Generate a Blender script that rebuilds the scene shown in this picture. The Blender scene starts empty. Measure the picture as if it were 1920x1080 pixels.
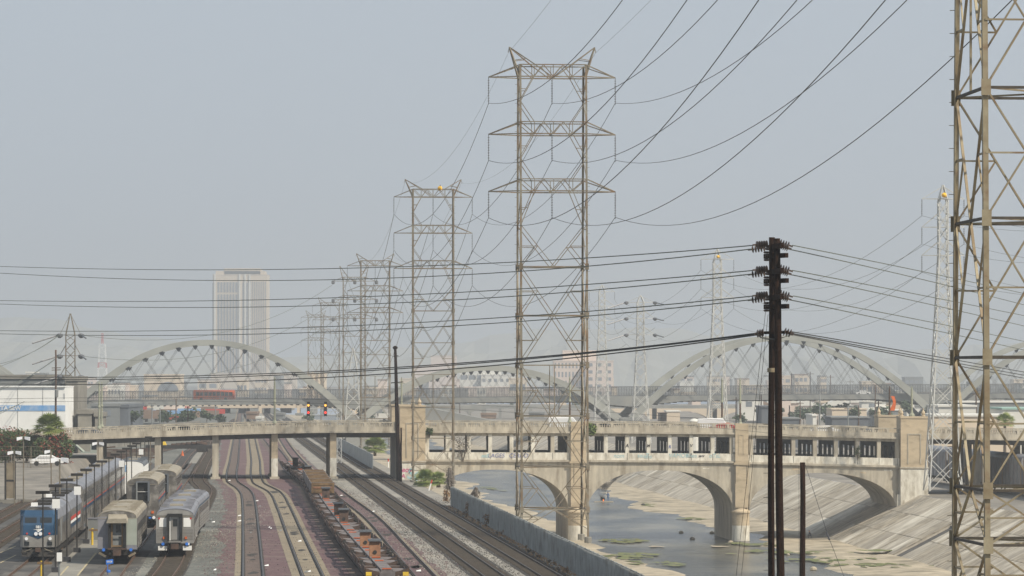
import bpy, math, random
from mathutils import Vector, Matrix
random.seed(7)
R = math.radians
SC = bpy.context.scene
COL = SC.collection
# ------------------------------------------------------------------ camera, world, sun, exposure
F, CX, HY, ZC = 7000.0, 960.0, 705.0, 15.0      # focal length in photo pixels, horizon row, eye height above the rails
cam = bpy.data.cameras.new('camera'); co = bpy.data.objects.new('camera', cam); COL.objects.link(co)
co.location = (0, 0, ZC); co.rotation_euler = (R(90), 0, 0)
cam.sensor_width = 36; cam.lens = F * 36 / 1920; cam.shift_y = (HY - 540) / 1920
cam.clip_start = 1; cam.clip_end = 30000
SC.camera = co
SUN_EL, SUN_AZ = 47, 129           # azimuth clockwise from +Y (the view direction): the sun stands right and a little behind
world = bpy.data.worlds.new('World'); SC.world = world; world.use_nodes = True
wn, wl = world.node_tree.nodes, world.node_tree.links
wn.clear()
wo = wn.new('ShaderNodeOutputWorld'); bg = wn.new('ShaderNodeBackground'); sky = wn.new('ShaderNodeTexSky')
sky.sky_type = 'NISHITA'; sky.sun_disc = False; sky.sun_elevation = R(SUN_EL); sky.sun_rotation = R(SUN_AZ)
sky.altitude = 0; sky.air_density = 1.0; sky.dust_density = 4.0; sky.ozone_density = 1.5
hs = wn.new('ShaderNodeMixRGB'); hs.blend_type = 'MIX'; hs.inputs[0].default_value = 0.92
hs.inputs[2].default_value = (4.25, 4.85, 5.55, 1)      # smog veils the blue: an even pale grey-blue
wl.new(sky.outputs[0], hs.inputs[1]); wl.new(hs.outputs[0], bg.inputs[0])
bg.inputs[1].default_value = 0.109
wl.new(bg.outputs[0], wo.inputs[0])
sun = bpy.data.lights.new('sun', 'SUN'); sun.energy = 5.0; sun.angle = R(1.2); sun.color = (1.0, 0.91, 0.76)
so = bpy.data.objects.new('sun', sun); COL.objects.link(so)
sd = Vector((math.sin(R(SUN_AZ)) * math.cos(R(SUN_EL)), math.cos(R(SUN_AZ)) * math.cos(R(SUN_EL)), math.sin(R(SUN_EL))))
so.rotation_euler = sd.to_track_quat('Z', 'Y').to_euler(); so.location = (60, -40, 120)
SC.view_settings.view_transform = 'Standard'; SC.view_settings.look = 'None'
SC.view_settings.gamma = 1; SC.view_settings.exposure = 0.1; SC.view_settings.use_curve_mapping = False
SC.cycles.volume_bounces = 1; SC.cycles.max_bounces = 6; SC.cycles.diffuse_bounces = 3
SC.cycles.use_denoising = True

# ------------------------------------------------------------------ small maths
def U(px, py, Y): return Vector(((px - CX) / F * Y, Y, ZC - (py - HY) / F * Y))
def G(px, py, z=0.0):
    Y = F * (ZC - z) / (py - HY); return Vector(((px - CX) / F * Y, Y, z))
def lerp(a, b, t): return a + (b - a) * t
def prof(tab, x):
    if x <= tab[0][0]: return tab[0][1]
    for (a, u), (b, v) in zip(tab, tab[1:]):
        if x <= b: return lerp(u, v, (x - a) / (b - a))
    return tab[-1][1]
SK = -0.08                                   # the river, its banks and the main tracks head this way: dX/dY
def S(s, Y, z): return Vector((s + SK * Y, Y, z))

# ------------------------------------------------------------------ materials
MATS = {}
def mat(name, c, c2=None, scale=1.0, rough=0.85, metal=0.0, bump=0.0, bscale=None, c3=None, scale3=0.1, stretch=(1, 1, 1), stain=0.35, spec=None):
    if name in MATS: return MATS[name]
    m = bpy.data.materials.new(name); m.use_nodes = True; n, l = m.node_tree.nodes, m.node_tree.links
    b = n['Principled BSDF']; b.inputs['Roughness'].default_value = rough; b.inputs['Metallic'].default_value = metal
    if spec is not None: b.inputs['Specular IOR Level'].default_value = spec
    c = (*c, 1); c2 = (*(c2 or tuple(x * 0.72 for x in c[:3])), 1)
    tc = n.new('ShaderNodeTexCoord'); mp = n.new('ShaderNodeMapping'); mp.inputs['Scale'].default_value = stretch
    l.new(tc.outputs['Object'], mp.inputs[0])
    no = n.new('ShaderNodeTexNoise'); no.inputs['Scale'].default_value = scale; no.inputs['Detail'].default_value = 8; no.inputs['Roughness'].default_value = 0.65
    l.new(mp.outputs[0], no.inputs[0])
    rp = n.new('ShaderNodeValToRGB'); rp.color_ramp.elements[0].position = 0.35; rp.color_ramp.elements[1].position = 0.65
    rp.color_ramp.elements[0].color = c2; rp.color_ramp.elements[1].color = c
    l.new(no.outputs[0], rp.inputs[0]); out = rp.outputs[0]
    if c3:
        n3 = n.new('ShaderNodeTexNoise'); n3.inputs['Scale'].default_value = scale3; n3.inputs['Detail'].default_value = 6; n3.inputs['Roughness'].default_value = 0.6
        l.new(mp.outputs[0], n3.inputs[0])
        r3 = n.new('ShaderNodeValToRGB'); r3.color_ramp.elements[0].position = 0.5; r3.color_ramp.elements[1].position = 0.68
        r3.color_ramp.elements[0].color = (0, 0, 0, 1); r3.color_ramp.elements[1].color = (stain * 2, stain * 2, stain * 2, 1)
        l.new(n3.outputs[0], r3.inputs[0])
        mx = n.new('ShaderNodeMixRGB'); mx.inputs[2].default_value = (*c3, 1)
        l.new(r3.outputs[0], mx.inputs[0]); l.new(out, mx.inputs[1]); out = mx.outputs[0]
    l.new(out, b.inputs['Base Color'])
    if bump:
        bn = n.new('ShaderNodeTexNoise'); bn.inputs['Scale'].default_value = bscale or scale * 3; bn.inputs['Detail'].default_value = 5
        l.new(tc.outputs['Object'], bn.inputs[0])
        bu = n.new('ShaderNodeBump'); bu.inputs['Strength'].default_value = bump; bu.inputs['Distance'].default_value = 0.1
        l.new(bn.outputs[0], bu.inputs['Height']); l.new(bu.outputs[0], b.inputs['Normal'])
    MATS[name] = m; return m
def emis(name, c, s):
    m = bpy.data.materials.new(name); m.use_nodes = True; b = m.node_tree.nodes['Principled BSDF']
    b.inputs['Base Color'].default_value = (*c, 1); b.inputs['Emission Color'].default_value = (*c, 1); b.inputs['Emission Strength'].default_value = s
    return m
M = dict(
 gravel=mat('gravel', (.165, .168, .15), (.06, .062, .055), 1.3, bump=.9, bscale=4, c3=(.26, .25, .215), scale3=.12, stain=.3),
 gravel_l=mat('gravel_pale', (.31, .29, .25), (.15, .14, .125), 1.6, bump=.8, bscale=5, c3=(.37, .34, .28), scale3=.08),
 lot=mat('lot', (.22, .2, .17), (.13, .12, .105), .35, bump=.2, bscale=5, c3=(.34, .31, .27), scale3=.06),
 purple=mat('purple_ballast', (.155, .088, .09), (.066, .038, .04), 1.8, bump=.8, bscale=5, c3=(.22, .18, .15), scale3=.25, stain=.25),
 tan=mat('tan_fines', (.27, .225, .155), (.16, .13, .09), .8, bump=.3, c3=(.2, .16, .12), scale3=.3),
 brownfines=mat('brown_fines', (.14, .1, .08), (.075, .055, .045), .9, bump=.3),
 darkballast=mat('dark_ballast', (.055, .048, .04), (.02, .018, .016), 1.6, bump=.6, bscale=7),
 tie=mat('tie', (.085, .068, .048), (.04, .032, .025), 2.0),
 rail=mat('rail', (.1, .085, .075), (.05, .04, .035), 1.0, rough=.42, metal=.6),
 railrust=mat('rail_rust', (.16, .1, .065), (.09, .055, .04), 1.0, rough=.6, metal=.3),
 asphalt=mat('asphalt', (.075, .071, .064), (.034, .032, .03), .8, bump=.3, c3=(.16, .145, .125), scale3=.14),
 pad=mat('pad_concrete', (.26, .245, .21), (.17, .16, .14), .25, c3=(.17, .165, .15), scale3=.1),
 paintline=mat('faded_paint', (.5, .42, .25), (.3, .26, .17), 1.5),
 conc=mat('bridge_concrete', (.52, .47, .375), (.35, .315, .255), 1.1, bump=.15, bscale=3, c3=(.2, .165, .12), scale3=.75, stretch=(1, 1, .22), stain=.38),
 conc_w=mat('whitewashed_concrete', (.76, .73, .64), (.52, .485, .41), 1.2, bump=.1, c3=(.33, .29, .22), scale3=1.0, stretch=(1, 1, .4), stain=.45),
 conc_t=mat('tan_tower_concrete', (.54, .44, .305), (.42, .345, .24), .22, bump=.08, c3=(.3, .24, .165), scale3=.5, stretch=(1, 1, 2.4)),
 conc_d=mat('dark_concrete', (.1, .092, .08), (.055, .05, .045), .5),  # undersides and crosswalls: shade put into the colour; also used for joints and stains
 via=mat('viaduct_concrete', (.25, .255, .245), (.19, .195, .185), .1, c3=(.3, .29, .26), scale3=.15),
 rib=mat('arch_concrete', (.36, .365, .33), (.27, .275, .25), .1),
 steel_dark=mat('dark_steel', (.045, .045, .05), (.025, .025, .028), 1, rough=.6),
 bank=mat('bank_concrete', (.46, .4, .305), (.185, .158, .12), .7, bump=.15, c3=(.68, .63, .53), scale3=.16, stretch=(.3, 1, 1), stain=.48),
 bank2=mat('bank_concrete_pale', (.55, .5, .41), (.29, .25, .195), .7, bump=.15, c3=(.27, .235, .185), scale3=.16, stretch=(.3, 1, 1), stain=.42),
 silt=mat('silt', (.46, .395, .29), (.25, .21, .15), .35, bump=.4, bscale=1.5, c3=(.13, .115, .075), scale3=.13, stain=.42),
 algae=mat('algae', (.16, .17, .055), (.08, .1, .03), 1.2, bump=.4, c3=(.24, .21, .12), scale3=.6),
 galv=mat('galvanised_steel', (.27, .25, .2), (.15, .12, .08), .6, rough=.55, metal=.35, c3=(.2, .115, .055), scale3=.8, stain=.4),
 galv_d=mat('galvanised_steel_aged', (.33, .295, .205), (.17, .125, .07), .8, rough=.6, metal=.3, c3=(.15, .085, .04), scale3=1.6, stain=.4),
 strut=mat('shade_dark_strut', (.07, .055, .04), (.03, .026, .02), 1.5, rough=.7),  # near-black carries the shade on the nearest pylon's horizontal members
 white_steel=mat('pale_steel', (.58, .58, .55), (.42, .42, .4), .5, rough=.5, metal=.2),
 orange_mark=mat('marker_yellow', (.85, .5, .04), (.7, .4, .03), 1),
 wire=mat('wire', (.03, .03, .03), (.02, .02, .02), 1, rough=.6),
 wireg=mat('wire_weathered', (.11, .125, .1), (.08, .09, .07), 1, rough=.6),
 insul=mat('insulator_glaze', (.09, .06, .045), (.05, .035, .03), 3, rough=.35),
 insul_g=mat('insulator_grey', (.16, .17, .18), (.1, .1, .11), 3, rough=.4),
 pole=mat('creosoted_wood', (.028, .012, .006), (.008, .005, .004), 2.5, rough=.9, bump=.5, bscale=8, stretch=(5, 5, .4), spec=.15),
 pole_b=mat('brown_pole_wood', (.12, .075, .05), (.06, .04, .03), 2, stretch=(4, 4, .4)),
 fencem=mat('fence_sheet', (.4, .42, .415), (.26, .28, .275), .8, rough=.6, metal=.15, c3=(.18, .17, .15), scale3=.7),
 stainless=mat('stainless', (.38, .37, .35), (.23, .22, .205), .6, rough=.45, metal=.35, c3=(.3, .27, .22), scale3=.4),
 stainless_d=mat('stainless_dirty', (.19, .18, .165), (.1, .09, .08), .9, rough=.5, metal=.3, c3=(.42, .39, .35), scale3=.9),
 silver=mat('silver_roof', (.25, .255, .285), (.16, .165, .185), .5, rough=.5, metal=.25, c3=(.2, .19, .18), scale3=.3),
 grime=mat('grimy_roof', (.33, .295, .235), (.2, .18, .14), .7, c3=(.22, .19, .15), scale3=.5),
 greyp=mat('grey_paint', (.22, .22, .245), (.16, .16, .18), .6),
 greenp=mat('grey_green_paint', (.34, .37, .33), (.26, .29, .25), .6),
 blackm=mat('black_rubber', (.008, .009, .01), (.01, .01, .01), 2, rough=.7),
 dark=mat('underframe', (.03, .027, .024), (.017, .015, .014), 2, rough=.8),
 glass=mat('window_glass', (.025, .03, .034), (.015, .018, .02), 1, rough=.12),
 blue=mat('locomotive_blue', (.013, .058, .125), (.008, .036, .08), .8, rough=.4),
 bluelt=mat('signal_blue', (.03, .17, .65), (.025, .14, .5), 1, rough=.4),
 red=mat('red_paint', (.5, .05, .03), (.4, .04, .03), 1), orange=mat('orange_paint', (.6, .13, .03), (.45, .1, .03), 1),
 hitch=mat('rusty_orange', (.27, .135, .07), (.16, .075, .04), 1.4), tanwood=mat('tan_planks', (.22, .14, .065), (.11, .07, .035), 1.5),
 rust=mat('rust', (.1, .06, .042), (.05, .032, .025), 1.2), deckg=mat('car_deck_grey', (.2, .18, .175), (.1, .085, .085), .9, c3=(.1, .06, .05), scale3=.6),
 white=mat('white_paint', (.8, .8, .78), (.7, .7, .68), .3), yellow=mat('yellow_paint', (.72, .5, .04), (.6, .4, .03), 1),
 leaf=mat('leaf_green', (.085, .12, .035), (.035, .06, .02), .8, rough=.7), leaf_y=mat('palm_green', (.26, .3, .08), (.12, .17, .05), .8, rough=.7),
 leaf_r=mat('red_bloom', (.3, .05, .03), (.16, .04, .025), .9, rough=.7), leaf_b=mat('bright_leaf', (.17, .22, .04), (.09, .14, .03), .8, rough=.7),
 dry=mat('dry_frond', (.17, .145, .12), (.09, .075, .06), 2), dryb=mat('dry_weed', (.3, .19, .1), (.2, .12, .06), 2),
 trunk=mat('palm_trunk', (.14, .11, .08), (.08, .06, .045), 2),
 faded_blue=mat('mural_blue', (.12, .3, .58), (.3, .42, .6), .9),
 btan=mat('building_tan', (.62, .52, .4), (.56, .47, .36), .2), bpink=mat('building_pink', (.66, .55, .48), (.6, .5, .44), .2),
 bwhite=mat('building_white', (.68, .67, .62), (.6, .59, .55), .2), bgrey=mat('building_grey', (.21, .22, .22), (.16, .17, .17), .2),
 bdark=mat('building_dark', (.12, .135, .155), (.09, .1, .115), .2), roofr=mat('roof_brown', (.25, .17, .12), (.18, .13, .1), .3),
 bwin=mat('far_window', (.2, .22, .25), (.16, .18, .2), .3, rough=.4),
 treef=mat('far_tree', (.085, .12, .06), (.05, .075, .04), .3), hill=mat('hill_scrub', (.3, .3, .26), (.23, .235, .2), .004, c3=(.2, .19, .15), scale3=.01),
 city=mat('city_ground', (.17, .165, .15), (.1, .1, .09), .05, c3=(.12, .13, .09), scale3=.02),
 skin=mat('skin', (.3, .17, .11), (.27, .15, .1), 1), bluecloth=mat('blue_cloth', (.05, .12, .25), (.04, .09, .2), 2), darkcloth=mat('dark_cloth', (.03, .035, .04), (.02, .02, .025), 2),
 bus=mat('bus_orange', (.75, .12, .02), (.65, .1, .02), 1), carw=mat('car_white', (.75, .75, .74), (.7, .7, .7), .5, rough=.3), cark=mat('car_black', (.02, .02, .022), (.015, .015, .016), .5, rough=.25),
 carr=mat('car_red', (.55, .02, .03), (.45, .02, .03), .5, rough=.3), lamp=mat('lamp_head', (.8, .82, .85), (.7, .7, .72), 1, rough=.3),
 lampgreen=mat('lamp_post_green', (.32, .33, .25), (.24, .25, .19), 1), ink=mat('graffiti_ink', (.16, .18, .38), (.1, .12, .28), 1.5), inkp=mat('graffiti_pink', (.6, .15, .28), (.5, .12, .22), 1),
 inkt=mat('graffiti_teal', (.3, .5, .55), (.4, .55, .55), 1), inkk=mat('graffiti_black', (.04, .04, .05), (.03, .03, .03), 1),
 teal=mat('teal_roof', (.3, .45, .4), (.25, .38, .34), .3), autorack=mat('autorack_panel', (.3, .3, .31), (.2, .19, .19), .8, c3=(.2, .12, .08), scale3=.6), rackpost=mat('autorack_post', (.38, .24, .11), (.28, .17, .08), 1),
)
# river water
wm_ = bpy.data.materials.new('river_water'); wm_.use_nodes = True; n, l = wm_.node_tree.nodes, wm_.node_tree.links
b = n['Principled BSDF']; b.inputs['Roughness'].default_value = .22; b.inputs['IOR'].default_value = 1.33
tc = n.new('ShaderNodeTexCoord'); mp = n.new('ShaderNodeMapping'); mp.inputs['Scale'].default_value = (.16, .6, 1); l.new(tc.outputs['Object'], mp.inputs[0])
no = n.new('ShaderNodeTexNoise'); no.inputs['Scale'].default_value = .9; no.inputs['Detail'].default_value = 6; l.new(mp.outputs[0], no.inputs[0])
bu = n.new('ShaderNodeBump'); bu.inputs['Strength'].default_value = .9; bu.inputs['Distance'].default_value = .6; l.new(no.outputs[0], bu.inputs['Height']); l.new(bu.outputs[0], b.inputs['Normal'])
n2 = n.new('ShaderNodeTexNoise'); n2.inputs['Scale'].default_value = .11; n2.inputs['Detail'].default_value = 5; mp2 = n.new('ShaderNodeMapping'); mp2.inputs['Scale'].default_value = (1, .35, 1); l.new(tc.outputs['Object'], mp2.inputs[0]); l.new(mp2.outputs[0], n2.inputs[0])
rp = n.new('ShaderNodeValToRGB'); rp.color_ramp.elements[0].position = .4; rp.color_ramp.elements[1].position = .66
rp.color_ramp.elements[0].color = (.025, .03, .03, 1); rp.color_ramp.elements[1].color = (.15, .14, .105, 1)
l.new(n2.outputs[0], rp.inputs[0]); l.new(rp.outputs[0], b.inputs['Base Color'])
M['water'] = wm_

# ------------------------------------------------------------------ mesh builder
def basis(o):
    m = o.matrix_basis.copy()
    while o.parent: o = o.parent; m = o.matrix_basis @ m
    return m
class MB:
    def __init__(s, tf=None): s.v = []; s.f = []; s.tf = tf
    def add(s, vs, fs):
        k = len(s.v); s.v += [tuple(s.tf(*p)) if s.tf else tuple(p) for p in vs]; s.f += [tuple(k + i for i in f) for f in fs]; return s
    def box(s, x0, x1, y0, y1, z0, z1, n=1):
        """axis-aligned box, cut into n slices along x"""
        for i in range(n):
            a, b = lerp(x0, x1, i / n), lerp(x0, x1, (i + 1) / n)
            fs = [(0, 3, 2, 1), (4, 5, 6, 7), (0, 1, 5, 4), (2, 3, 7, 6)]
            if i == 0: fs.append((0, 4, 7, 3))
            if i == n - 1: fs.append((1, 2, 6, 5))
            s.add([(a, y0, z0), (b, y0, z0), (b, y1, z0), (a, y1, z0), (a, y0, z1), (b, y0, z1), (b, y1, z1), (a, y1, z1)], fs)
        return s
    def bar(s, p, q, w, h=None, n=4, up=(0, 0, 1), w2=None):
        p, q = Vector(p), Vector(q); d = q - p
        if d.length < 1e-6: return s
        d.normalize(); up = Vector(up)
        if abs(d.dot(up)) > .98: up = Vector((0, 1, 0))
        a = d.cross(up).normalized(); b = a.cross(d); h = h or w; w2 = w if w2 is None else w2; k2 = w2 / w
        vs = []
        for e, k in ((p, 1), (q, k2)):
            if n == 4:
                for i, j in ((-1, -1), (1, -1), (1, 1), (-1, 1)): vs.append(e + a * (w / 2 * k * i) + b * (h / 2 * k * j))
            else:
                for i in range(n): t = 2 * math.pi * i / n; vs.append(e + a * (w / 2 * k * math.cos(t)) + b * (h / 2 * k * math.sin(t)))
        fs = [(i, (i + 1) % n, n + (i + 1) % n, n + i) for i in range(n)] + [tuple(range(n - 1, -1, -1)), tuple(range(n, 2 * n))]
        return s.add(vs, fs)
    def tube(s, pts, r, n=4, r2=None):
        pts = [Vector(p) for p in pts]; k = len(pts); vs = []
        for i, p in enumerate(pts):
            d = (pts[min(i + 1, k - 1)] - pts[max(i - 1, 0)]).normalized(); up = Vector((0, 0, 1)) if abs(d.z) < .95 else Vector((0, 1, 0))
            a = d.cross(up).normalized(); b = a.cross(d); rr = lerp(r, r2, i / (k - 1)) if r2 is not None else r
            for j in range(n): t = 2 * math.pi * (j + .5) / n; vs.append(p + a * rr * math.cos(t) + b * rr * math.sin(t))
        fs = [(i * n + j, i * n + (j + 1) % n, (i + 1) * n + (j + 1) % n, (i + 1) * n + j) for i in range(k - 1) for j in range(n)]
        fs += [tuple(range(n - 1, -1, -1)), tuple(range((k - 1) * n, k * n))]
        return s.add(vs, fs)
    def lathe(s, c, prof_, n=10, axis='z'):
        c = Vector(c); vs = []
        for r, h in prof_:
            for j in range(n):
                t = 2 * math.pi * j / n; x, y = r * math.cos(t), r * math.sin(t)
                vs.append(c + (Vector((x, y, h)) if axis == 'z' else Vector((h, x, y)) if axis == 'x' else Vector((x, h, y))))
        k = len(prof_); fs = [(i * n + j, i * n + (j + 1) % n, (i + 1) * n + (j + 1) % n, (i + 1) * n + j) for i in range(k - 1) for j in range(n)]
        fs += [tuple(range(n - 1, -1, -1)), tuple(range((k - 1) * n, k * n))]
        return s.add(vs, fs)
    def prism(s, pts, y0, y1):
        """polygon in the x,z plane pushed along y"""
        n = len(pts); return s.add([(x, y0, z) for x, z in pts] + [(x, y1, z) for x, z in pts], [tuple(range(n)), tuple(range(2 * n - 1, n - 1, -1))] + [(i, n + i, n + (i + 1) % n, (i + 1) % n) for i in range(n)])
    def loft(s, secs):
        """rings with the same number of points, capped"""
        n = len(secs[0]); vs = [p for r in secs for p in r]; k = len(secs)
        fs = [(i * n + j, i * n + (j + 1) % n, (i + 1) * n + (j + 1) % n, (i + 1) * n + j) for i in range(k - 1) for j in range(n)]
        return s.add(vs, fs + [tuple(range(n - 1, -1, -1)), tuple(range((k - 1) * n, k * n))])
    def ribbon(s, pts, a, b, z, z2=None):
        """strip along a plan polyline from offset a to offset b (to the right), at height z; solid when z2 is given"""
        L = []
        for i, p in enumerate(pts):
            d = (pts[min(i + 1, len(pts) - 1)] - pts[max(i - 1, 0)]); d.z = 0; d.normalize(); r = Vector((d.y, -d.x, 0)); L.append((p + r * a, p + r * b))
        if z2 is None:
            return s.add([(q.x, q.y, z) for pr in L for q in pr], [(2 * i, 2 * i + 1, 2 * i + 3, 2 * i + 2) for i in range(len(L) - 1)])
        return s.loft([[(p.x, p.y, z), (q.x, q.y, z), (q.x, q.y, z2), (p.x, p.y, z2)] for p, q in L])
    def poly(s, pts): return s.add(pts, [tuple(range(len(pts)))])
    def build(s, name, m, parent=None, world=True, smooth=False, kind=None):
        me = bpy.data.meshes.new(name); vs = s.v
        if parent is not None and world:
            inv = basis(parent).inverted(); vs = [inv @ Vector(p) for p in vs]
        me.from_pydata(vs, [], s.f); me.materials.append(M[m] if isinstance(m, str) else m); me.update()
        if smooth: me.polygons.foreach_set('use_smooth', [True] * len(me.polygons))
        o = bpy.data.objects.new(name, me); COL.objects.link(o)
        if parent is not None: o.parent = parent
        if kind: o['kind'] = kind
        return o
def tag(o, label=None, cat=None, group=None, kind=None):
    if label: o['label'] = label
    if cat: o['category'] = cat
    if group: o['group'] = group
    if kind: o['kind'] = kind
    return o
def thing(name, label, cat, loc=(0, 0, 0), rz=0.0, group=None):
    o = bpy.data.objects.new(name, None); COL.objects.link(o); o.location = loc; o.rotation_euler = (0, 0, rz); o.empty_display_size = .1
    return tag(o, label, cat, group)
def copy_tree(o, parent=None):
    c = o.copy(); COL.objects.link(c); c.parent = parent
    for ch in KIDS(o): copy_tree(ch, c)
    return c
def KIDS(o): return [x for x in list(COL.objects) if x.parent == o]
def fixn(o):
    import bmesh
    b_ = bmesh.new(); b_.from_mesh(o.data); bmesh.ops.recalc_face_normals(b_, faces=b_.faces); b_.to_mesh(o.data); b_.free(); return o
def struct(name, mb, m, parent=None): return mb.build(name, m, parent, kind=None if parent else 'structure')
def origin(o, loc):
    """move a world-built mesh's origin to loc"""
    loc = Vector(loc); o.data.transform(Matrix.Translation(-loc)); o.location = loc; return o

# ------------------------------------------------------------------ the ground
YN, YF = -60.0, 2300.0
s0 = 28.6
g = MB()
ys = [YN + i * (YF - YN) / 30 for i in range(31)]
struct('ground', MB().add([(-2500, y, 0) for y in ys] + [tuple(S(s0, y, 0)) for y in ys], [(i, 31 + i, 32 + i, i + 1) for i in range(30)]), 'gravel')
struct('east_ground', MB().add([tuple(S(102.3, y, -2.3)) for y in ys] + [(2500, y, -2.3) for y in ys], [(i, 31 + i, 32 + i, i + 1) for i in range(30)]), 'lot')
struct('city_ground', MB().poly([(-5000, YF, .02), (5000, YF, .02), (5000, 9000, .02), (-5000, 9000, .02)]), 'city')
# river bed with silt bars, the water, the banks
def bedz(s, y):
    if s < 57: return -9 + .25 * min(1, (57 - s) / 5) + .12 * math.sin(y * .11 + s)
    if s > 77: return -9 + .25 * min(1, (s - 77) / 5) + .1 * math.sin(y * .09 + s)
    return -9.35
def wig(y, k): return 1.8 * math.sin(y * .031 + k) + 1.2 * math.sin(y * .083 + 2 * k) + .7 * math.sin(y * .29 + k) + .4 * math.sin(y * .71 + 3 * k)
bed = MB(); ss = [44, 48, 52, 55, 57, 58.5, 67, 75.5, 77, 79, 83, 87, 90]
yb = [YN + i * 5 for i in range(int((YF - YN) / 5) + 1)]
vs = []
for y in yb:
    for q in ss:
        w_ = wig(y, 1.0) if q < 62 else wig(y, 2.7) if q > 72 else 0
        if q in (44, 90): w_ = 0
        vs.append(tuple(S(q + w_ * (1 if 50 < q < 84 else .2), y, bedz(q, y))))
k = len(ss); bed.add(vs, [(i * k + j, i * k + j + 1, (i + 1) * k + j + 1, (i + 1) * k + j) for i in range(len(yb) - 1) for j in range(k - 1)])
struct('river_bed', bed, 'silt')
struct('river_water', MB().add([tuple(S(46, y, -8.93)) for y in ys] + [tuple(S(88, y, -8.93)) for y in ys], [(i, 31 + i, 32 + i, i + 1) for i in range(30)]), 'water')
def blob(mb, cs, cy, rs, ry, z, n=18, seed=0):
    rnd = random.Random(seed); pts = [tuple(S(cs, cy, z))]
    ph = rnd.random() * 6
    for i in range(n):
        t = 2 * math.pi * i / n; k_ = 1 + .25 * math.sin(3 * t + ph) + .15 * math.sin(5 * t + 2 * ph) + rnd.uniform(-.08, .08)
        pts.append(tuple(S(cs + rs * k_ * math.cos(t), cy + ry * k_ * math.sin(t), z - .06)))
    mb.add(pts, [(0, 1 + i, 1 + (i + 1) % n) for i in range(n)])
rnd = random.Random(41)
for i, (px, py, rs, ry, n_) in enumerate([(1165, 1016, 3.2, 7, 26), (1180, 1044, 4, 8, 30), (1235, 1058, 3, 5, 14), (1410, 1022, 3, 4, 16), (1475, 1036, 6, 6, 30), (1560, 1052, 8, 5, 34), (1640, 1062, 6, 4, 20), (1295, 974, 2.0, 5, 12), (920, 917, 2, 12, 16), (1660, 1040, 2.5, 3, 16), (1215, 948, 1.5, 8, 10)]):
    p = G(px, py, -8.9); mb = MB()
    for k_ in range(n_):
        ds, dy = rnd.gauss(0, rs * .5), rnd.gauss(0, ry * .5); blob(mb, p.x + .08 * p.y + ds, p.y + dy, rnd.uniform(.3, 1.1), rnd.uniform(.5, 2.0), (-8.68 if px != 1660 else -8.3) + rnd.uniform(0, .02), 9, i * 50 + k_)
    o = mb.build('algae_mat', 'algae'); tag(o, kind='stuff'); origin(o, (p.x, p.y, -8.62))
for i, (px, py, rs, ry) in enumerate([(1230, 1026, 1.1, 1.8), (1348, 1026, 1.2, 2)]):
    p = G(px, py, -8.9); mb = MB(); blob(mb, p.x + .08 * p.y, p.y, rs, ry, -8.72, 12, i + 50)
    tag(origin(mb.build('mud_island', 'silt'), (p.x, p.y, -8.8)), ['small flat mud island in the water left of the middle river pier', 'small flat mud island in the water close to the middle river pier'][i], 'mud island')
rnd = random.Random(5)
for i in range(9):      # stones and debris lying in the shallows
    px, py = [(1277, 999), (1298, 1011), (1370, 1018), (1206, 948), (1335, 1000), (1398, 1012), (1478, 1040), (1610, 1052), (1525, 1068)][i]
    p = G(px, py, -8.85); r = rnd.uniform(.22, .5)
    tag(origin(MB().lathe(p, [(r * .6, -.2), (r, 0), (r * .8, r * .5), (r * .3, r * .8)], 7).build('stone', 'dark' if i % 2 else 'silt'), p), 'small stone lying in the shallow river water', 'stone', 'stones lying in the river')
# right bank: sloping concrete slabs, two rows, with recessed joints
bankR = struct('river_bank', MB().add([tuple(S(89.2, y, -9.45)) for y in ys] + [tuple(S(102.6, y, -2.45)) for y in ys], [(i, 31 + i, 32 + i, i + 1) for i in range(30)]), 'conc_d')
kz = 6.7 / 12.6
def slab(s_a, s_b, y_a, y_b, lift, m, par, flip=False):
    def P(s_, y, dz=0):
        z = -9 + (s_ - 89.7) * kz if not flip else -9 + (44.5 - s_) * (8.7 / 15.9)
        return tuple(S(s_, y + (.0 if flip else 0), z + dz))
    MB().add([P(s_a, y_a, -.15), P(s_b, y_a, -.15), P(s_b, y_b, -.15), P(s_a, y_b, -.15), P(s_a, y_a, lift), P(s_b, y_a, lift), P(s_b, y_b, lift), P(s_a, y_b, lift)],
             [(4, 5, 6, 7), (0, 4, 7, 3), (1, 2, 6, 5), (0, 1, 5, 4), (2, 3, 7, 6)]).build('concrete_slab', m, par)
y = 392.0; i = 0
cuts = [89.7, 94.0, 98.2, 102.3]
while y < 980:
    d = 6.1 if y < 700 else 12.2
    for a, b_ in zip(cuts, cuts[1:]):
        if abs(y + d / 2 - 492) < 3.2 and a < 98: continue        # the drain notch is cut here
        slab(a + .04, b_ - .04, y + .06, y + d - .06, rnd.uniform(.0, .05), 'bank' if rnd.random() < .62 else 'bank2', bankR)
    y += d; i += 1
bigs = MB()
for a, b_ in ((YN, 392), (y, YF)): bigs.add([tuple(S(89.7, a, -9)), tuple(S(102.3, a, -2.3)), tuple(S(102.3, b_, -2.3)), tuple(S(89.7, b_, -9))], [(0, 1, 2, 3)])
bigs.build('bank_facing', 'bank', bankR)
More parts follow.
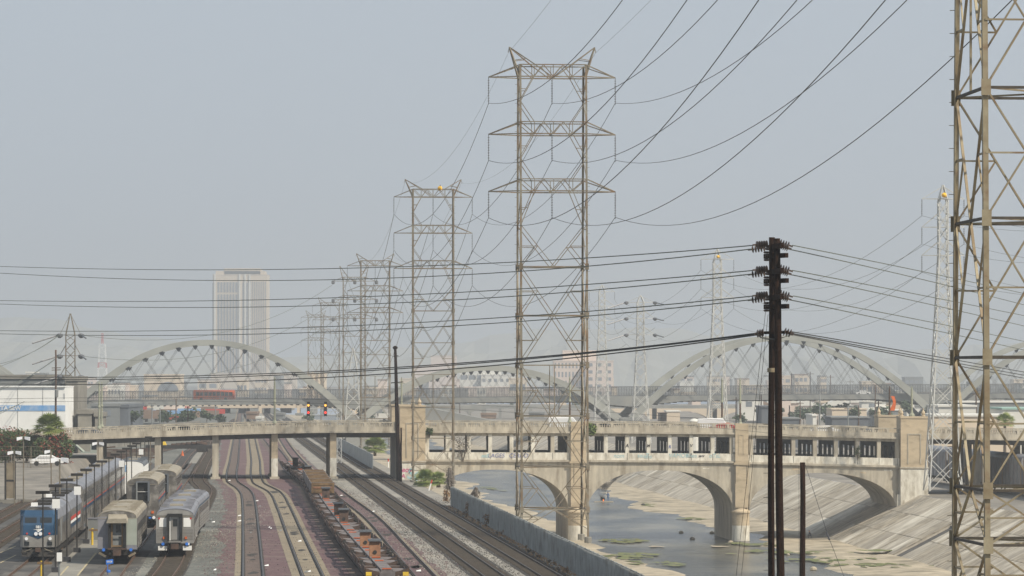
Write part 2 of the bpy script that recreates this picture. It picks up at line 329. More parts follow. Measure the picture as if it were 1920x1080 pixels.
# drain outlet notch with its dark mouth
dn = thing('drain_outlet', 'concrete drain outlet with a dark square mouth cut into the sloping bank', 'drain outlet', S(96, 492, -6))
def SB(s_, y, z): return tuple(S(s_, y, z))
m_ = MB(); ya, yc = 489.6, 494.4
m_.add([SB(89.7, ya, -9.2), SB(97.6, ya, -7.6), SB(97.6, yc, -7.6), SB(89.7, yc, -9.2)], [(0, 1, 2, 3)]).build('channel_floor', 'bank2', dn)
for q in (ya, yc):
    MB().add([SB(89.7, q, -9.3), SB(98.2, q, -7.6), SB(98.2, q, -4.5), SB(89.7, q, -9.0), SB(89.7, q + .3, -9.3), SB(98.2, q + .3, -7.6), SB(98.2, q + .3, -4.5), SB(89.7, q + .3, -9.0)], [(0, 1, 2, 3), (7, 6, 5, 4), (3, 2, 6, 7)]).build('side_wall', 'bank2', dn)
MB().add([SB(97.6, ya, -7.7), SB(97.6, yc, -7.7), SB(97.6, yc, -4.8), SB(97.6, ya, -4.8)], [(0, 1, 2, 3)]).build('mouth', 'blackm', dn)
# left bank
bankL = struct('left_bank', MB().add([tuple(S(28.5, y, -.35)) for y in ys] + [tuple(S(45, y, -9.4)) for y in ys], [(i, i + 1, 32 + i, 31 + i) for i in range(30)]), 'bank')

# ------------------------------------------------------------------ tracks
def curve(pix, z=0.0, ext=(None, None), y1=None):
    P = sorted([G(px, py, z) for px, py in pix], key=lambda p: p.y)
    def slope(i): a, b_ = P[max(i - 1, 0)], P[min(i + 1, len(P) - 1)]; return (b_.x - a.x) / (b_.y - a.y)
    if ext[0] is not None: P.insert(0, Vector((P[0].x - (P[0].y - ext[0]) * slope(0), ext[0], z)))
    if ext[1] is not None: P.append(Vector((P[-1].x + (ext[1] - P[-1].y) * slope(len(P) - 1), ext[1], z)))
    out = []
    for i in range(len(P) - 1):
        a, b_ = P[i], P[i + 1]; L = b_.y - a.y; n_ = max(2, int(L / 4)) if a.y < 900 else 12
        ma, mb_ = slope(i) * L, slope(i + 1) * L
        for j in range(n_):
            t = j / n_; h = (2 * t**3 - 3 * t**2 + 1, t**3 - 2 * t**2 + t, -2 * t**3 + 3 * t**2, t**3 - t**2)
            out.append(Vector((a.x * h[0] + ma * h[1] + b_.x * h[2] + mb_ * h[3], a.y + L * t, z)))
    out.append(P[-1]); return out
def track(pts, label, bed=None, bedw=2.6, ties=False, rail='rail', zt=.0, tan=None, gap=.72):
    t = thing('railway_track', label, 'railway track', (pts[0].x, pts[0].y, 0))
    if bed: MB().ribbon(pts, -bedw / 2, bedw / 2, .016).build('ballast_bed', bed, t)
    if tan:
        for a, b_, mm in tan: MB().ribbon(pts, a, b_, .022).build('fines_strip', mm, t)
        MB().ribbon(pts, -.93, -.58, .027).build('flangeway_shadow', 'darkballast', t); MB().ribbon(pts, .58, .93, .027).build('flangeway_shadow', 'darkballast', t)  # dark strip along each rail: flangeway plus the rail's shadow, painted in
    for s_ in (-1, 1):
        a = s_ * .755
        r_ = MB().ribbon(pts, a - .075, a + .075, .03, .06); r_.ribbon(pts, a - .036, a + .036, .05, .2); r_.build('rail', rail, t)
    if ties:
        m_ = MB(); acc = 0; rd = random.Random(3)
        for p, q in zip(pts, pts[1:]):
            d = q - p; L = d.length; d.normalize(); r_ = Vector((d.y, -d.x, 0))
            while acc < L:
                c = p + d * acc
                if c.y < 1000: m_.bar(c - r_ * (1.28 + rd.uniform(0, .06)) + Vector((0, 0, .03)), c + r_ * (1.28 + rd.uniform(0, .06)) + Vector((0, 0, .03)), .24, .1)
                acc += gap * rd.uniform(.93, 1.07)
            acc -= L
        m_.build('ties', 'tie', t, kind='stuff')
    return t
def tan_mat(t): return t_mat[0]
t_mat = ['tan']
pA = curve([(474.6, 1080), (470.7, 1002), (465, 933), (457, 919), (435.3, 902), (439, 863), (444, 822)], ext=(150, 1900))
pB = curve([(585.7, 1080), (552.4, 1002), (529.4, 947), (515.5, 924), (484, 905), (479, 863), (472, 822)], ext=(150, 1900))
pC = curve([(704, 1080), (660, 1028), (624, 979), (599, 940), (583, 914), (545, 884), (526, 855), (505, 829)], ext=(150, 1500))
pD = curve([(795, 1080), (750, 1030), (699, 974), (649, 935.6), (617, 911), (584, 889), (547.5, 849), (529, 822)], ext=(150, 1900))
def straight(s_, k_=-.08, y0=150, y1=1500): return [Vector((s_ + k_ * y, y, 0)) for y in [y0 + i * (y1 - y0) / 60 for i in range(61)]]
struct('gravel_shoulder', MB().ribbon(straight(22.9), -6.0, 5.6, .004), 'gravel_l')
# purple ballast apron
def apron(name, left, right, z, m):
    L = curve(left, ext=(150, None)); Rr = curve(right, ext=(150, None)); y1_ = min(L[-1].y, Rr[-1].y); n_ = 700
    def at(P, y):
        for a, b_ in zip(P, P[1:]):
            if y <= b_.y: return lerp(a.x, b_.x, (y - a.y) / (b_.y - a.y))
        return P[-1].x
    rd = random.Random(len(name)); ysx = [150 + (y1_ - 150) * i / n_ for i in range(n_ + 1)]; vs = []
    w1 = w2 = 0
    for y in ysx:
        w1 = w1 * .85 + rd.uniform(-.22, .22); w2 = w2 * .85 + rd.uniform(-.18, .18); vs += [(at(L, y) + w1, y, z), (at(Rr, y) + w2, y, z)]
    return struct(name, MB().add(vs, [(2 * i, 2 * i + 1, 2 * i + 3, 2 * i + 2) for i in range(n_)]), m)
apron('ballast_apron', [(413, 1080), (413, 1002), (421, 940), (409, 900), (412, 860), (416, 812)], [(838, 1080), (752, 1002), (645, 919), (600, 885), (554, 841), (523, 812)], .008, 'purple')
track(pA, 'left track of the purple ballast apron, kinking left under the bridge', tan=[(-1.4, -.9, 'tan'), (-.6, .6, 'brownfines')])
track(pB, 'second track of the purple ballast apron with pale sand between its rails', tan=[(-1.55, -.9, 'tan'), (-.6, .6, 'tan'), (.9, 1.35, 'tan')])
track(pC, 'track carrying the string of empty spine cars', tan=[(-1.8, -.9, 'brownfines'), (.9, 1.3, 'brownfines')])
track(pD, 'empty track just right of the spine cars, curving under the bridge', tan=[(-1.35, -.9, 'tan'), (.9, 1.2, 'tan')])
track(straight(20.85), 'left of the two dark main line tracks beside the river fence', 'darkballast', 3.3, True)
track(straight(25.1), 'right main line track, dark, nearest the river fence', 'darkballast', 3.3, True)
KT = -.067
def tx(x300, y): return x300 + KT * (y - 300)
def yardtrack(x300, y1=900, y0=150): return [Vector((tx(x300, y), y, 0)) for y in [y0 + i * (y1 - y0) / 40 for i in range(41)]]
track(yardtrack(-38.2, 640), 'yard track under the blue-nosed locomotive and its long train', 'asphalt', 3.0, rail='railrust')
track(yardtrack(-31.4, 640), 'yard track under the grey coach with the boarded doorway', 'asphalt', 3.0, rail='railrust')
pW = curve([(304, 1085), (318, 1066), (328, 1046), (352, 985), (377, 944), (386, 920), (372, 902), (378, 880), (394, 850), (402, 828)], ext=(None, 1300))
track(pW, 'weedy track under the white coaches, curving in from the bottom of the yard', 'darkballast', 2.9, True, 'railrust')
track(yardtrack(-44.2, 560), 'first track left of the locomotive', 'darkballast', 2.7, True, 'railrust')
track(yardtrack(-47.9, 520), 'second track left of the locomotive, next to the low kerb', 'darkballast', 2.7, True, 'railrust')
pX = curve([(330, 880), (352, 852), (372, 836), (392, 822)], ext=(None, 1300)); track(pX, 'dark yard track beyond the bridge beside the concrete pad', 'darkballast', 2.9, False, 'railrust')
pZ = curve([(292, 872), (250, 858), (330, 843), (398, 826)]); 
pY = curve([(205, 870), (255, 857), (320, 842), (398, 826)]); track(pY, 'curved siding beyond the bridge sweeping right towards the concrete pad', 'darkballast', 2.6, False, 'railrust')
# asphalt between the yard tracks, with painted lines; concrete pad beyond the bridge; raised lot at the left
struct('yard_asphalt', MB().add([(tx(-52, y) if k_ == 0 else tx(-29.6, y), y, .004) for y in (150, 640) for k_ in (0, 1)], [(0, 1, 3, 2)]), 'asphalt')
struct('platform_strip', MB().add([(tx(-36.2, y) if k_ == 0 else tx(-34.0, y), y, .012) for y in (150, 640) for k_ in (0, 1)], [(0, 1, 3, 2)]), 'pad')
for a, b_ in (((145, 1080), (180, 1037)), ((0, 1037), (30, 1024)), ((0, 1056), (30, 1041)), ((112, 1080), (128, 1062))):
    p, q = G(*a), G(*b_); MB().ribbon([p, lerp(p, q, .5), q], -.07, .07, .02).build('painted_line', 'paintline', kind='structure')
pd = [G(331, 894), G(398, 888), G(402, 862), G(400, 838), G(372, 838), G(352, 862)]
struct('concrete_pad', MB().poly([(p.x, p.y, .012) for p in pd]), 'pad')
lot = MB(); e0, e1 = -64, -44
lot.add([(-140, 446, 0), (-55.8, 446, 0), (-60.5, 500, 2.9), (-140, 500, 2.9), (-63, 575, 3.1), (-140, 575, 3.1), (-58.5, 500, .0), (-60.5, 575, 0)], [(0, 1, 2, 3), (3, 2, 4, 5), (1, 6, 2), (2, 6, 7, 4)])
struct('asphalt_ramp', lot, 'lot')
for i in range(6):
    y = 446 + i * 9; x = -56 - (y - 446) * .09
kb = MB().ribbon([Vector((x, 444 + .01 * x, 0)) for x in (-120, -80, -68, -57)], -.25, .25, 0, .35); kb.build('kerb', 'pad', kind='structure')

# ------------------------------------------------------------------ the concrete bridge over the yard and the river
BY, BS = 542.0, F / 542.0
def T_(px): return (px - CX) / BS
rt = [(-400, 822), (0, 811.5), (117, 805.5), (286, 799.5), (375, 796.7), (480, 793.5), (600, 791.3), (740, 791.1), (1100, 792), (1370, 794), (1400, 796), (1680, 802.5), (1740, 803), (1920, 806), (2600, 815)]
RT = [(T_(a), -(r - 791.3) / BS) for a, r in rt]
def bt(t, w, z):
    k_ = min(1, max(0, (z + 3.0) / 5.5)) if T_(745) < t < T_(1760) else min(1, max(0, z / 5))
    return (t + SK * w, BY + w, z + prof(RT, t) * k_)
def ZR(row): return ZC - (row - HY) / BS
def BB(): return MB(bt)
W = 20.0
br = thing('concrete_bridge', 'long tan concrete road bridge with balustrades, over the rail yard and three river arches', 'bridge', (T_(850), BY, 0))
tL, tR = T_(-260), T_(2250)
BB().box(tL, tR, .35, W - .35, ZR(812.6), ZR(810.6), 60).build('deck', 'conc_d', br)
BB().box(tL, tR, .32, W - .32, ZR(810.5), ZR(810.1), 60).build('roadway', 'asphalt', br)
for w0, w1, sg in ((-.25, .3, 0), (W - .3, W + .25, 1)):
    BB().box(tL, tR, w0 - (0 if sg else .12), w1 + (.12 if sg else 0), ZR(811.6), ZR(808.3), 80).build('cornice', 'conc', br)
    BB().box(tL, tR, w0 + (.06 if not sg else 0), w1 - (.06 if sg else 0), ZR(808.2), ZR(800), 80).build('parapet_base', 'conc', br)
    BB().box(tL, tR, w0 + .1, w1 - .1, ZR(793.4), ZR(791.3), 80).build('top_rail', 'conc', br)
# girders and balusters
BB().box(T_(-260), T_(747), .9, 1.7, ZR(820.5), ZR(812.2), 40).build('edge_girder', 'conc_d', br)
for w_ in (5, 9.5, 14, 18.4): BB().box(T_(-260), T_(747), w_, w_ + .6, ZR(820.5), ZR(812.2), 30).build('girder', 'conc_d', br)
peds = []; q = 404 - 108.7 * 6
posts = []
px = -240.0; step = 27.2; i = 0
while px < 2240:
    big = abs(((px - 404) + 54.4 * 50) % 108.8) < 1 or abs(((px - 404) + 54.4 * 50) % 108.8 - 108.8) < 1
    w_ = 10.5 if big else 5.0
    if not (748 < px < 800 or 1684 < px < 1743): posts.append((px, w_))
    px += step if px < 760 or px > 1750 else 27.2
bal = BB()
for j, (px, w_) in enumerate(posts):
    for a, b_ in ((-.2, .24), (W - .24, W + .2)):
        BB().box(T_(px) - w_ / BS / 2, T_(px) + w_ / BS / 2, a, b_, ZR(800.1), ZR(793.3)).build('pedestal', 'conc', br)
    if j + 1 < len(posts):
        nx = posts[j + 1][0]; a, b_ = T_(px) + w_ / BS / 2, T_(nx) - posts[j + 1][1] / BS / 2
        if nx - px > 40: continue
        n_ = 5
        for k_ in range(n_):
            t = lerp(a, b_, (k_ + .5) / n_)
            for w0 in (0.0, W):
                for z0, z1, r in ((ZR(800.1), ZR(799.2), .085), (ZR(799.2), ZR(796.2), .095), (ZR(796.2), ZR(793.3), .05)):
                    bal.box(t - r, t + r, w0 - r, w0 + r, z0, z1)
bal.build('baluster', 'conc', br, kind='stuff')
# columns over the yard
colx = [-140, -31, 78, 187, 296, 404, 515, 625]
for j, px in enumerate(colx):
    t = T_(px)
    for w_ in (.35, 6.6, 12.9, 18.9):
        c = BB().box(t - .46, t + .46, w_, w_ + .9, -.2, ZR(812.3), 1).build('column', 'conc' if px < 510 else 'conc_t', br)
        BB().box(t - .7, t + .7, w_ - .25, w_ + 1.15, -.2, .35).build('footing', 'conc', c)
        if px > 500 and w_ < 1: BB().box(t - .475, t + .475, w_ - .015, w_ + .915, .4, 3.1).build('white_band', 'conc_w', c)
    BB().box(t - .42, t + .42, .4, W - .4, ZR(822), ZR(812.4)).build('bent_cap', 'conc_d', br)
# east side columns
for px in (1850, 1960, 2070, 2180):
    t = T_(px)
    for w_ in (.35, 6.6, 12.9, 18.9): BB().box(t - .46, t + .46, w_, w_ + .9, -2.5, ZR(812.3)).build('column', 'conc', br)
for w_ in (.9, 5, 9.5, 14, 18.4): BB().box(T_(1744), tR, w_, w_ + .6, ZR(820.5), ZR(812.2), 10).build('girder', 'conc_d', br)
# abutment wall at the yard side
BB().box(T_(743.5), T_(752), .5, W - .5, -.3, ZR(812.4), 1).build('abutment_wall', 'conc', br)
# river spans: piers, barrels, deck columns
piers = [(T_(1066), T_(1101)), (T_(1374), T_(1405))]
spans = [(T_(792), T_(1066)), (T_(1101), T_(1374)), (T_(1405), T_(1681))]
zs, za, zt_ = -4.6, 1.42, ZR(866.7)
for (a, b_) in spans:
    n_ = 44; c, h = (a + b_) / 2, (b_ - a) / 2
    def zi(t):
        u = max(-1, min(1, (t - c) / h)); return zs + (za - zs) * math.sqrt(max(0, 1 - abs(u) ** 2.25))
    tt = [c - h * math.cos(math.pi * k_ / n_) for k_ in range(n_ + 1)]
    vs = []
    for t in tt:
        vs += [(t, 0, zi(t)), (t, 0, zt_), (t, W, zi(t)), (t, W, zt_)]
    fs = []
    for k_ in range(n_):
        i_ = 4 * k_; fs += [(i_, i_ + 4, i_ + 5, i_ + 1), (i_ + 2, i_ + 3, i_ + 7, i_ + 6), (i_, i_ + 2, i_ + 6, i_ + 4), (i_ + 1, i_ + 5, i_ + 7, i_ + 3)]
    sp = BB().add(vs, fs).build('arch_span', 'conc', br)
    for w0 in (-.12, W):
        vs = []; nn = len(tt)
        for k_, t in enumerate(tt):
            t0, t1 = tt[max(k_ - 1, 0)], tt[min(k_ + 1, nn - 1)]; dz = zi(t1) - zi(t0); dt = t1 - t0; L = math.hypot(dt, dz)
            nxv, nz = -dz / L * .72, dt / L * .72
            tq = max(a, min(b_, t + nxv)); vs += [(t, w0, zi(t) + .004), (tq, w0, zi(t) + nz), (t, w0 + .12, zi(t) + .004), (tq, w0 + .12, zi(t) + nz)]
        fs = []
        for k_ in range(nn - 1):
            i_ = 4 * k_; fs += [(i_, i_ + 4, i_ + 5, i_ + 1), (i_ + 1, i_ + 5, i_ + 7, i_ + 3), (i_ + 2, i_ + 3, i_ + 7, i_ + 6), (i_, i_ + 2, i_ + 6, i_ + 4)]
        BB().add(vs, fs).build('arch_ring', 'conc', br)
for a, b_ in piers:
    c, r = (a + b_) / 2, (b_ - a) / 2
    pr = BB()
    pr.box(a - .003, b_ + .003, .02, W - .02, -9.6, zt_ - .01).build('pier', 'conc', br)
    # rounded cutwater, whitewashed foot, coned cap
    def halfring(rr, z): return [(c + rr * math.cos(t), .3 - rr * .85 * math.sin(t), z) for t in [math.pi * k_ / 12 for k_ in range(13)]]
    nose = BB().loft([halfring(r * 1.06, -9.6), halfring(r * 1.06, -6.7)]).build('cutwater_foot', 'conc_w', br)
    BB().loft([halfring(r * 1.05, -6.7), halfring(r * 1.05, -4.9)]).build('cutwater', 'conc_t', br)
    BB().loft([halfring(r * 1.15, -4.9), halfring(r * 1.15, -4.65), halfring(r * .5, -3.9)]).build('cutwater_cap', 'conc_t', br)
    for w0, w1 in ((-.5, .25), (W - .25, W + .5)):
        BB().box(a + .3, b_ - .2, w0, w1, -4.1, ZR(790)).build('pilaster', 'conc_t', br)
        BB().box(a + .1, b_ - .0, w0 - .12, w1, ZR(868), ZR(864)).build('pilaster_belt', 'conc_t', br)
        for e in (a + .75, b_ - .95): BB().box(e, e + .16, w0 - .05, w0 + .1, ZR(847), ZR(812)).build('pilaster_rib', 'conc_t', br)
        BB().box(a + .75, b_ - .79, w0 - .051, w0 + .1, ZR(812), ZR(810)).build('pilaster_rib', 'conc_t', br)
# lower ledge wall, moulding
BB().box(T_(797), T_(1686), -.06, .35, ZR(861.6), ZR(848), 44).build('ledge_wall', 'conc_w', br)
BB().box(T_(797), T_(1686), W - .35, W + .06, ZR(861.6), ZR(848), 44).build('ledge_wall', 'conc_w', br)
BB().box(T_(796), T_(1687), -.3, .2, ZR(865.3), ZR(861.7), 44).build('moulding', 'conc', br)
BB().box(T_(796), T_(1687), -.16, .2, ZR(867.4), ZR(865.4), 44).build('moulding', 'conc', br)
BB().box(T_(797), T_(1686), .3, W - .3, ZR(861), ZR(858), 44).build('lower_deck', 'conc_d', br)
BB().box(T_(797), T_(1686), .2, 1.2, ZR(817.2), ZR(811.9), 44).build('edge_girder', 'conc', br)
BB().box(T_(797), T_(1686), W - 1.2, W - .2, ZR(817.2), ZR(811.9), 44).build('edge_girder', 'conc', br)
ccs = [778 + 20 + 39.9 * i for i in range(0, 7)]
cpx = [838.5, 878.5, 918.5, 958.5, 998.5, 1035.5] + [1135.5 + 40 * i for i in range(6)] + [1408, 1447, 1487, 1527.5, 1567, 1607, 1647.5, 1682] + [800.5, 1099.5, 1371, 1067]
for px in cpx:
    t = T_(px) + .05; h = .1
    slits = px > 1110
    ws = [(0, 0), (.75, 2.6), (5.0, 6.6), (9.0, 10.6), (13.0, 15.2)] if slits else [(0, 0), (.75, 6.5)]
    cw = BB()
    for a, b_ in ws[1:]: cw.box(t - h, t + h, a, b_, ZR(861), ZR(817) if False else ZR(812.4))
    cw.box(t - h, t + h, 2.6, 15.2 if slits else 7, ZR(827), ZR(812.45)); 
    if slits: cw.box(t - h + .001, t + h - .001, 2.6, 15.19, ZR(861), ZR(852))
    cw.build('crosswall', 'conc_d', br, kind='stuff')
    BB().box(t - .27, t + .27, -.04, .73, ZR(848), ZR(814.4)).build('deck_column', 'conc_w' if 1130 < px < 1345 or px < 1000 else 'conc', br)
    BB().box(t - .42, t + .42, -.12, .73, ZR(814.3), ZR(811.7)).build('column_capital', 'conc', br)
    BB().box(t - .03, t + .03, -.075, .0, ZR(861), ZR(848.5)).build('wall_joint', 'conc_d', br)
# end towers
def tower(t0, t1, w0, w1, ztop, zbase, big=True):
    tw = BB().box(t0, t1, w0, w1, zbase, ztop).build('end_tower', 'conc_t', br)
    BB().box(t0 - .08, t1 + .08, w0 - .08, w1 + .08, ztop + .004, ztop + .3).build('coping', 'conc_t', tw)
    if w0 < 5:
        a, b_ = lerp(t0, t1, .24), lerp(t0, t1, .74)
        for q in ((a, a + .14, ZR(858), ztop - 2.2), (b_ - .14, b_, ZR(858), ztop - 2.2), (a + .14, b_ - .14, ztop - 2.35, ztop - 2.2)):
            BB().box(q[0], q[1], w0 - .07, w0 + .02, q[2], q[3]).build('panel_moulding', 'conc', tw)
        BB().box(t0 - .12, t1 + .12, w0 - .15, w1, ZR(866.7), ZR(864)).build('belt_course', 'conc', tw)
        BB().box(t0 - .02, t1 + .02, w0 - .035, w1 - .5, zbase, ZR(868)).build('whitewash', 'conc_w', tw)
    return tw
ctw = tower(T_(749), T_(797), -.9, 2.6, ZR(764), -.4)
tower(T_(745), T_(793), W - 2.6, W + .9, ZR(764), -.4)
ctr = tower(T_(1687), T_(1738), -.9, 2.6, ZR(773), -9.2)
tower(T_(1687), T_(1735), W - 2.6, W + .9, ZR(773), -9.2)
for t in (T_(1694), T_(1728), T_(1704)):
    pass
fin = [(.32, 0), (.34, .12), (.2, .2), (.3, .42), (.24, .66), (.08, .9), (.06, 1.15)]
for w_ in (.8, W - .8):
    for px in (1692, 1733): BB().lathe((T_(px), w_, ZR(773) + .3), fin, 8).build('finial', 'conc_t', br)
    for px in (787,): BB().lathe((T_(px), w_, ZR(764) + .3), fin, 8).build('finial', 'conc_t', br)
BB().box(T_(1680.5), T_(1687.2), .3, W - .3, -9.3, ZR(866.8)).build('abutment_wall', 'conc', br)
# wing wall at the right bank and the low white wall below it
BB().box(T_(1681), T_(1741), -.6, -.1, -9.2, -2.0).build('wing_wall', 'conc_w', br)
aw = MB(); aw.add([tuple(S(89, BY - 1.4, -9.4)), tuple(S(103, BY - 1.4, -2.6)), tuple(S(103, BY - 1.4, -1.6)), tuple(S(95.5, BY - 1.4, -3.6)), tuple(S(89, BY - 1.0, -9.4)), tuple(S(103, BY - 1.0, -2.6)), tuple(S(103, BY - 1.0, -1.6)), tuple(S(95.5, BY - 1.0, -3.6))], [(0, 1, 2, 3), (7, 6, 5, 4), (3, 2, 6, 7)])
# graffiti, flat paint on the ledge wall and lower tower
def text(body, mat_, loc, size, parent, rz=0, name='graffiti', shear=.2, bold=.02, flat=True, rx=90):
    cu = bpy.data.curves.new(name, 'FONT'); cu.body = body; cu.size = size; cu.shear = shear; cu.offset = bold; cu.extrude = .006; cu.align_x = 'CENTER'; cu.align_y = 'CENTER'
    o = bpy.data.objects.new(name + '_tmp', cu); COL.objects.link(o); bpy.context.view_layer.update()
    me = bpy.data.meshes.new_from_object(o.evaluated_get(bpy.context.evaluated_depsgraph_get())); COL.objects.unlink(o); bpy.data.objects.remove(o)
    me.materials.clear(); me.materials.append(M[mat_]); q = bpy.data.objects.new(name, me); COL.objects.link(q)
    Mx = Matrix.Translation(loc) @ Matrix.Rotation(rz, 4, 'Z') @ Matrix.Rotation(R(rx), 4, 'X')
    if parent is not None: q.parent = parent; q.matrix_basis = basis(parent).inverted() @ Mx
    else: q.matrix_basis = Mx
    return q
def bpos(px, row, w_): x, y, z = bt(T_(px), w_, ZR(row)); return Vector((x, y, ZC - (row - HY) / F * y))
text('LAGES', 'ink', bpos(930, 854.5, -.08), .85, br, bold=.0); text('CERKO', 'ink', bpos(972, 854.5, -.08), .85, br, bold=.0); text('nnS', 'inkt', bpos(909, 855, -.08), .7, br)
for px, s_ in ((1205, 'sauT'), (1275, 'VAMOKS'), (1296, 'bEes'), (1340, 'oTsL'), (1160, 'nom'), (1215, 'ahs')): text(s_, 'inkt', bpos(px, 855 + rnd.uniform(-1, 1.5), -.08), .85, br, bold=.0)
text('zser', 'inkk', bpos(1315, 855, -.085), .5, br); text('A', 'inkk', bpos(1175.5, 836, -.06), .7, br); text('M', 'inkk', bpos(1215.5, 836, -.06), .55, br); text('R', 'ink', bpos(1255.5, 838, -.06), .6, br); text('V', 'inkk', bpos(1295.5, 836, -.06), .6, br)
text('Meoy', 'inkp', bpos(757, 881, -.96), 1.0, br); text('LA', 'inkp', bpos(752, 893, -.96), .9, br)
text('Soe', 'inkt', bpos(782, 889, -.96), 2.1, br, bold=.05); text('nu', 'inkt', bpos(775, 898, -.96), 1.2, br)
rnd = random.Random(77)
for i in range(46):      # repair patches and pale render coats, a few millimetres proud
    px, row = rnd.uniform(800, 1680), rnd.uniform(869, 880); w_ = rnd.uniform(4, 16); hh_ = rnd.uniform(2, 7)
    if any(a - 14 < px < b_ + 14 for a, b_ in ((1066, 1101), (1374, 1405))) : continue
    BB().box(T_(px), T_(px + w_), -.012 - .001 * (i % 5), .0, ZR(row + hh_), ZR(row)).build('repair_patch', rnd.choice(['conc_w', 'conc_t', 'conc']), br) if row + hh_ < 881 else None
for px in (1378, 1399, 1075, 1097): BB().box(T_(px), T_(px + .8), -.53, -.5, ZR(905), ZR(868)).build('drain_stain', 'conc_d', br)
# lamp posts of the bridge
def lamp_post(px, w_, label, h=6.7):
    t = T_(px); x, y, z = bt(t, w_, ZR(791.3)); z0 = z
    o = thing('street_lamp', label, 'street lamp', (x, y, z0 - .1))
    MB().lathe((x, y, z0 - .1), [(.34, 0), (.34, .2), (.2, .45), (.15, .9)], 8).build('base', 'lampgreen', o)
    MB().lathe((x, y, z0 + .8), [(.15, 0), (.13, 2.2)], 8).build('lower_shaft', 'pole_b' if px > 1000 else 'lampgreen', o)
    MB().lathe((x, y, z0 + 3), [(.22, 0), (.22, .15), (.14, .3), (.16, 1.8), (.1, 3.2), (.14, 3.3), (.05, h - 3)], 8).build('upper_shaft', 'lampgreen', o)
    return o
lamp_post(186, .1, 'green lamp post on the near parapet of the bridge, leftmost'); lamp_post(183, W, 'green lamp post on the far parapet of the bridge, at its left end')
lamp_post(515, .1, 'green lamp post on the near parapet of the bridge above the rail yard')
lamp_post(1068.5, .1, 'slim lamp post with a brown shaft on the bridge above the left river pier'); lamp_post(1388, .1, 'lamp post with a brown shaft above the middle river pier, near parapet')
lamp_post(1389, W, 'lamp post with a brown shaft above the middle river pier, far parapet')
x, y, z = bt(T_(1711.5), .8, ZR(773)); o = thing('street_lamp', 'pale green lamp post on top of the right end tower of the bridge', 'street lamp', (x, y, z))
MB().lathe((x, y, z + .25), [(.42, 0), (.42, .3), (.22, .5), (.15, .9), (.15, 3.9), (.06, 4.4)], 8).build('shaft', 'lampgreen', o); MB().lathe((x, y, z + .0), [(.5, 0), (.5, .26)], 8).build('base', 'lampgreen', o)
x, y, z = bt(T_(1713), W - .8, ZR(773)); o = thing('street_lamp', 'lamp post on the far right end tower, with a torn red banner hanging from it', 'street lamp', (x, y, z))
MB().lathe((x, y, z), [(.3, 0), (.2, .5), (.13, .9), (.13, 4.1), (.05, 4.6)], 8).build('shaft', 'pole_b', o)
MB().loft([[(x + .15 + .35 * math.sin(i * .5), y, z + 3.1 - i * .27), (x + .75 + .2 * math.sin(i * .4), y + .1, z + 3.1 - i * .27), (x + .45 + .2 * math.sin(i * .4), y + .3, z + 3.15 - i * .27)] for i in range(9)]).build('banner', 'orange', o)
x, y, z = bt(T_(766), W, ZR(764)); o = thing('street_lamp', 'lamp post rising behind the left end tower of the bridge', 'street lamp', (x, y, z - 2)); MB().lathe((x, y, z - 2), [(.3, 0), (.13, .7), (.13, 5.5), (.05, 6.4)], 8).build('shaft', 'lampgreen', o)
MB().box(x - .5, x + .5, y - .05, y + .05, z + 3.4, z + 3.5).build('bracket', 'lampgreen', o)

# ------------------------------------------------------------------ vehicles
def car(label, loc, rz, body='carw', kind='car', name='parked_car', group=None):
    o = thing(name, label, kind, (0, 0, 0), 0, group)
    van = kind in ('van', 'pickup')
    prof_ = [(-2.2, .35), (-2.25, .8), (-1.5, .95), (-.9, 1.42), (.7, 1.45), (1.5, 1.0), (2.2, .92), (2.3, .5), (2.2, .35)]
    if kind == 'van': prof_ = [(-2.4, .35), (-2.4, 2.0), (-2.2, 2.1), (1.2, 2.1), (1.9, 1.2), (2.4, 1.0), (2.45, .4), (2.4, .35)]
    m_ = MB(); secs = []
    for y, k_ in ((-.88, .93), (-.8, 1), (.8, 1), (.88, .93)): secs.append([(x, y, .35 + (z - .35) * k_) for x, z in prof_])
    m_.loft(secs).build('body', body, o)
    zg0, zg1 = (1.0, 1.36) if kind != 'van' else (1.25, 1.8)
    for s_ in (-1, 1):
        MB().add([(-1.25, s_ * .893, zg0), (1.15, s_ * .893, zg0), (.6, s_ * .84, zg1), (-.85, s_ * .84, zg1)] + [(-1.25, s_ * .8, zg0), (1.15, s_ * .8, zg0), (.6, s_ * .8, zg1), (-.85, s_ * .8, zg1)], [(0, 1, 2, 3), (7, 6, 5, 4), (0, 4, 5, 1), (2, 6, 7, 3)]).build('side_window', 'glass', o)
        for x in (-1.35, 1.4): MB().lathe((x, s_ * .8, .33), [(.33, -.1), (.33, .1)], 12, 'y').build('wheel', 'blackm', o)
    o.location = loc; o.rotation_euler = (0, 0, rz); return o
def on_deck(px, w_): x, y, z = bt(T_(px), w_, ZR(810)); return (x, y, z)
car('black car driving on the bridge, only its dark round roof above the balustrade', on_deck(341, 5), 0, 'cark')
car('dark grey-blue car on the bridge at its left end, behind the balustrade', on_deck(163, 5), .0, 'bdark')
car('dark car behind the balustrade next to the green shrub over the left river pier', on_deck(1128, 5), 0, 'cark')
car('white van on the bridge behind the tallest pylon', on_deck(1069, 8), 0, 'carw', 'van')
car('red car on the bridge left of the middle pilaster, seen through the balusters', on_deck(1366, 4), 0, 'carr')
car('white van behind the red car on the bridge', on_deck(1353, 8), 0, 'carw', 'van')
car('white car on the bridge beyond the red one, near the double wooden pole', on_deck(1565, 9), 0, 'carw')
car('white car on the raised lot beside the left end of the yard', (-62.6, 502, 2.95), .15, 'carw')
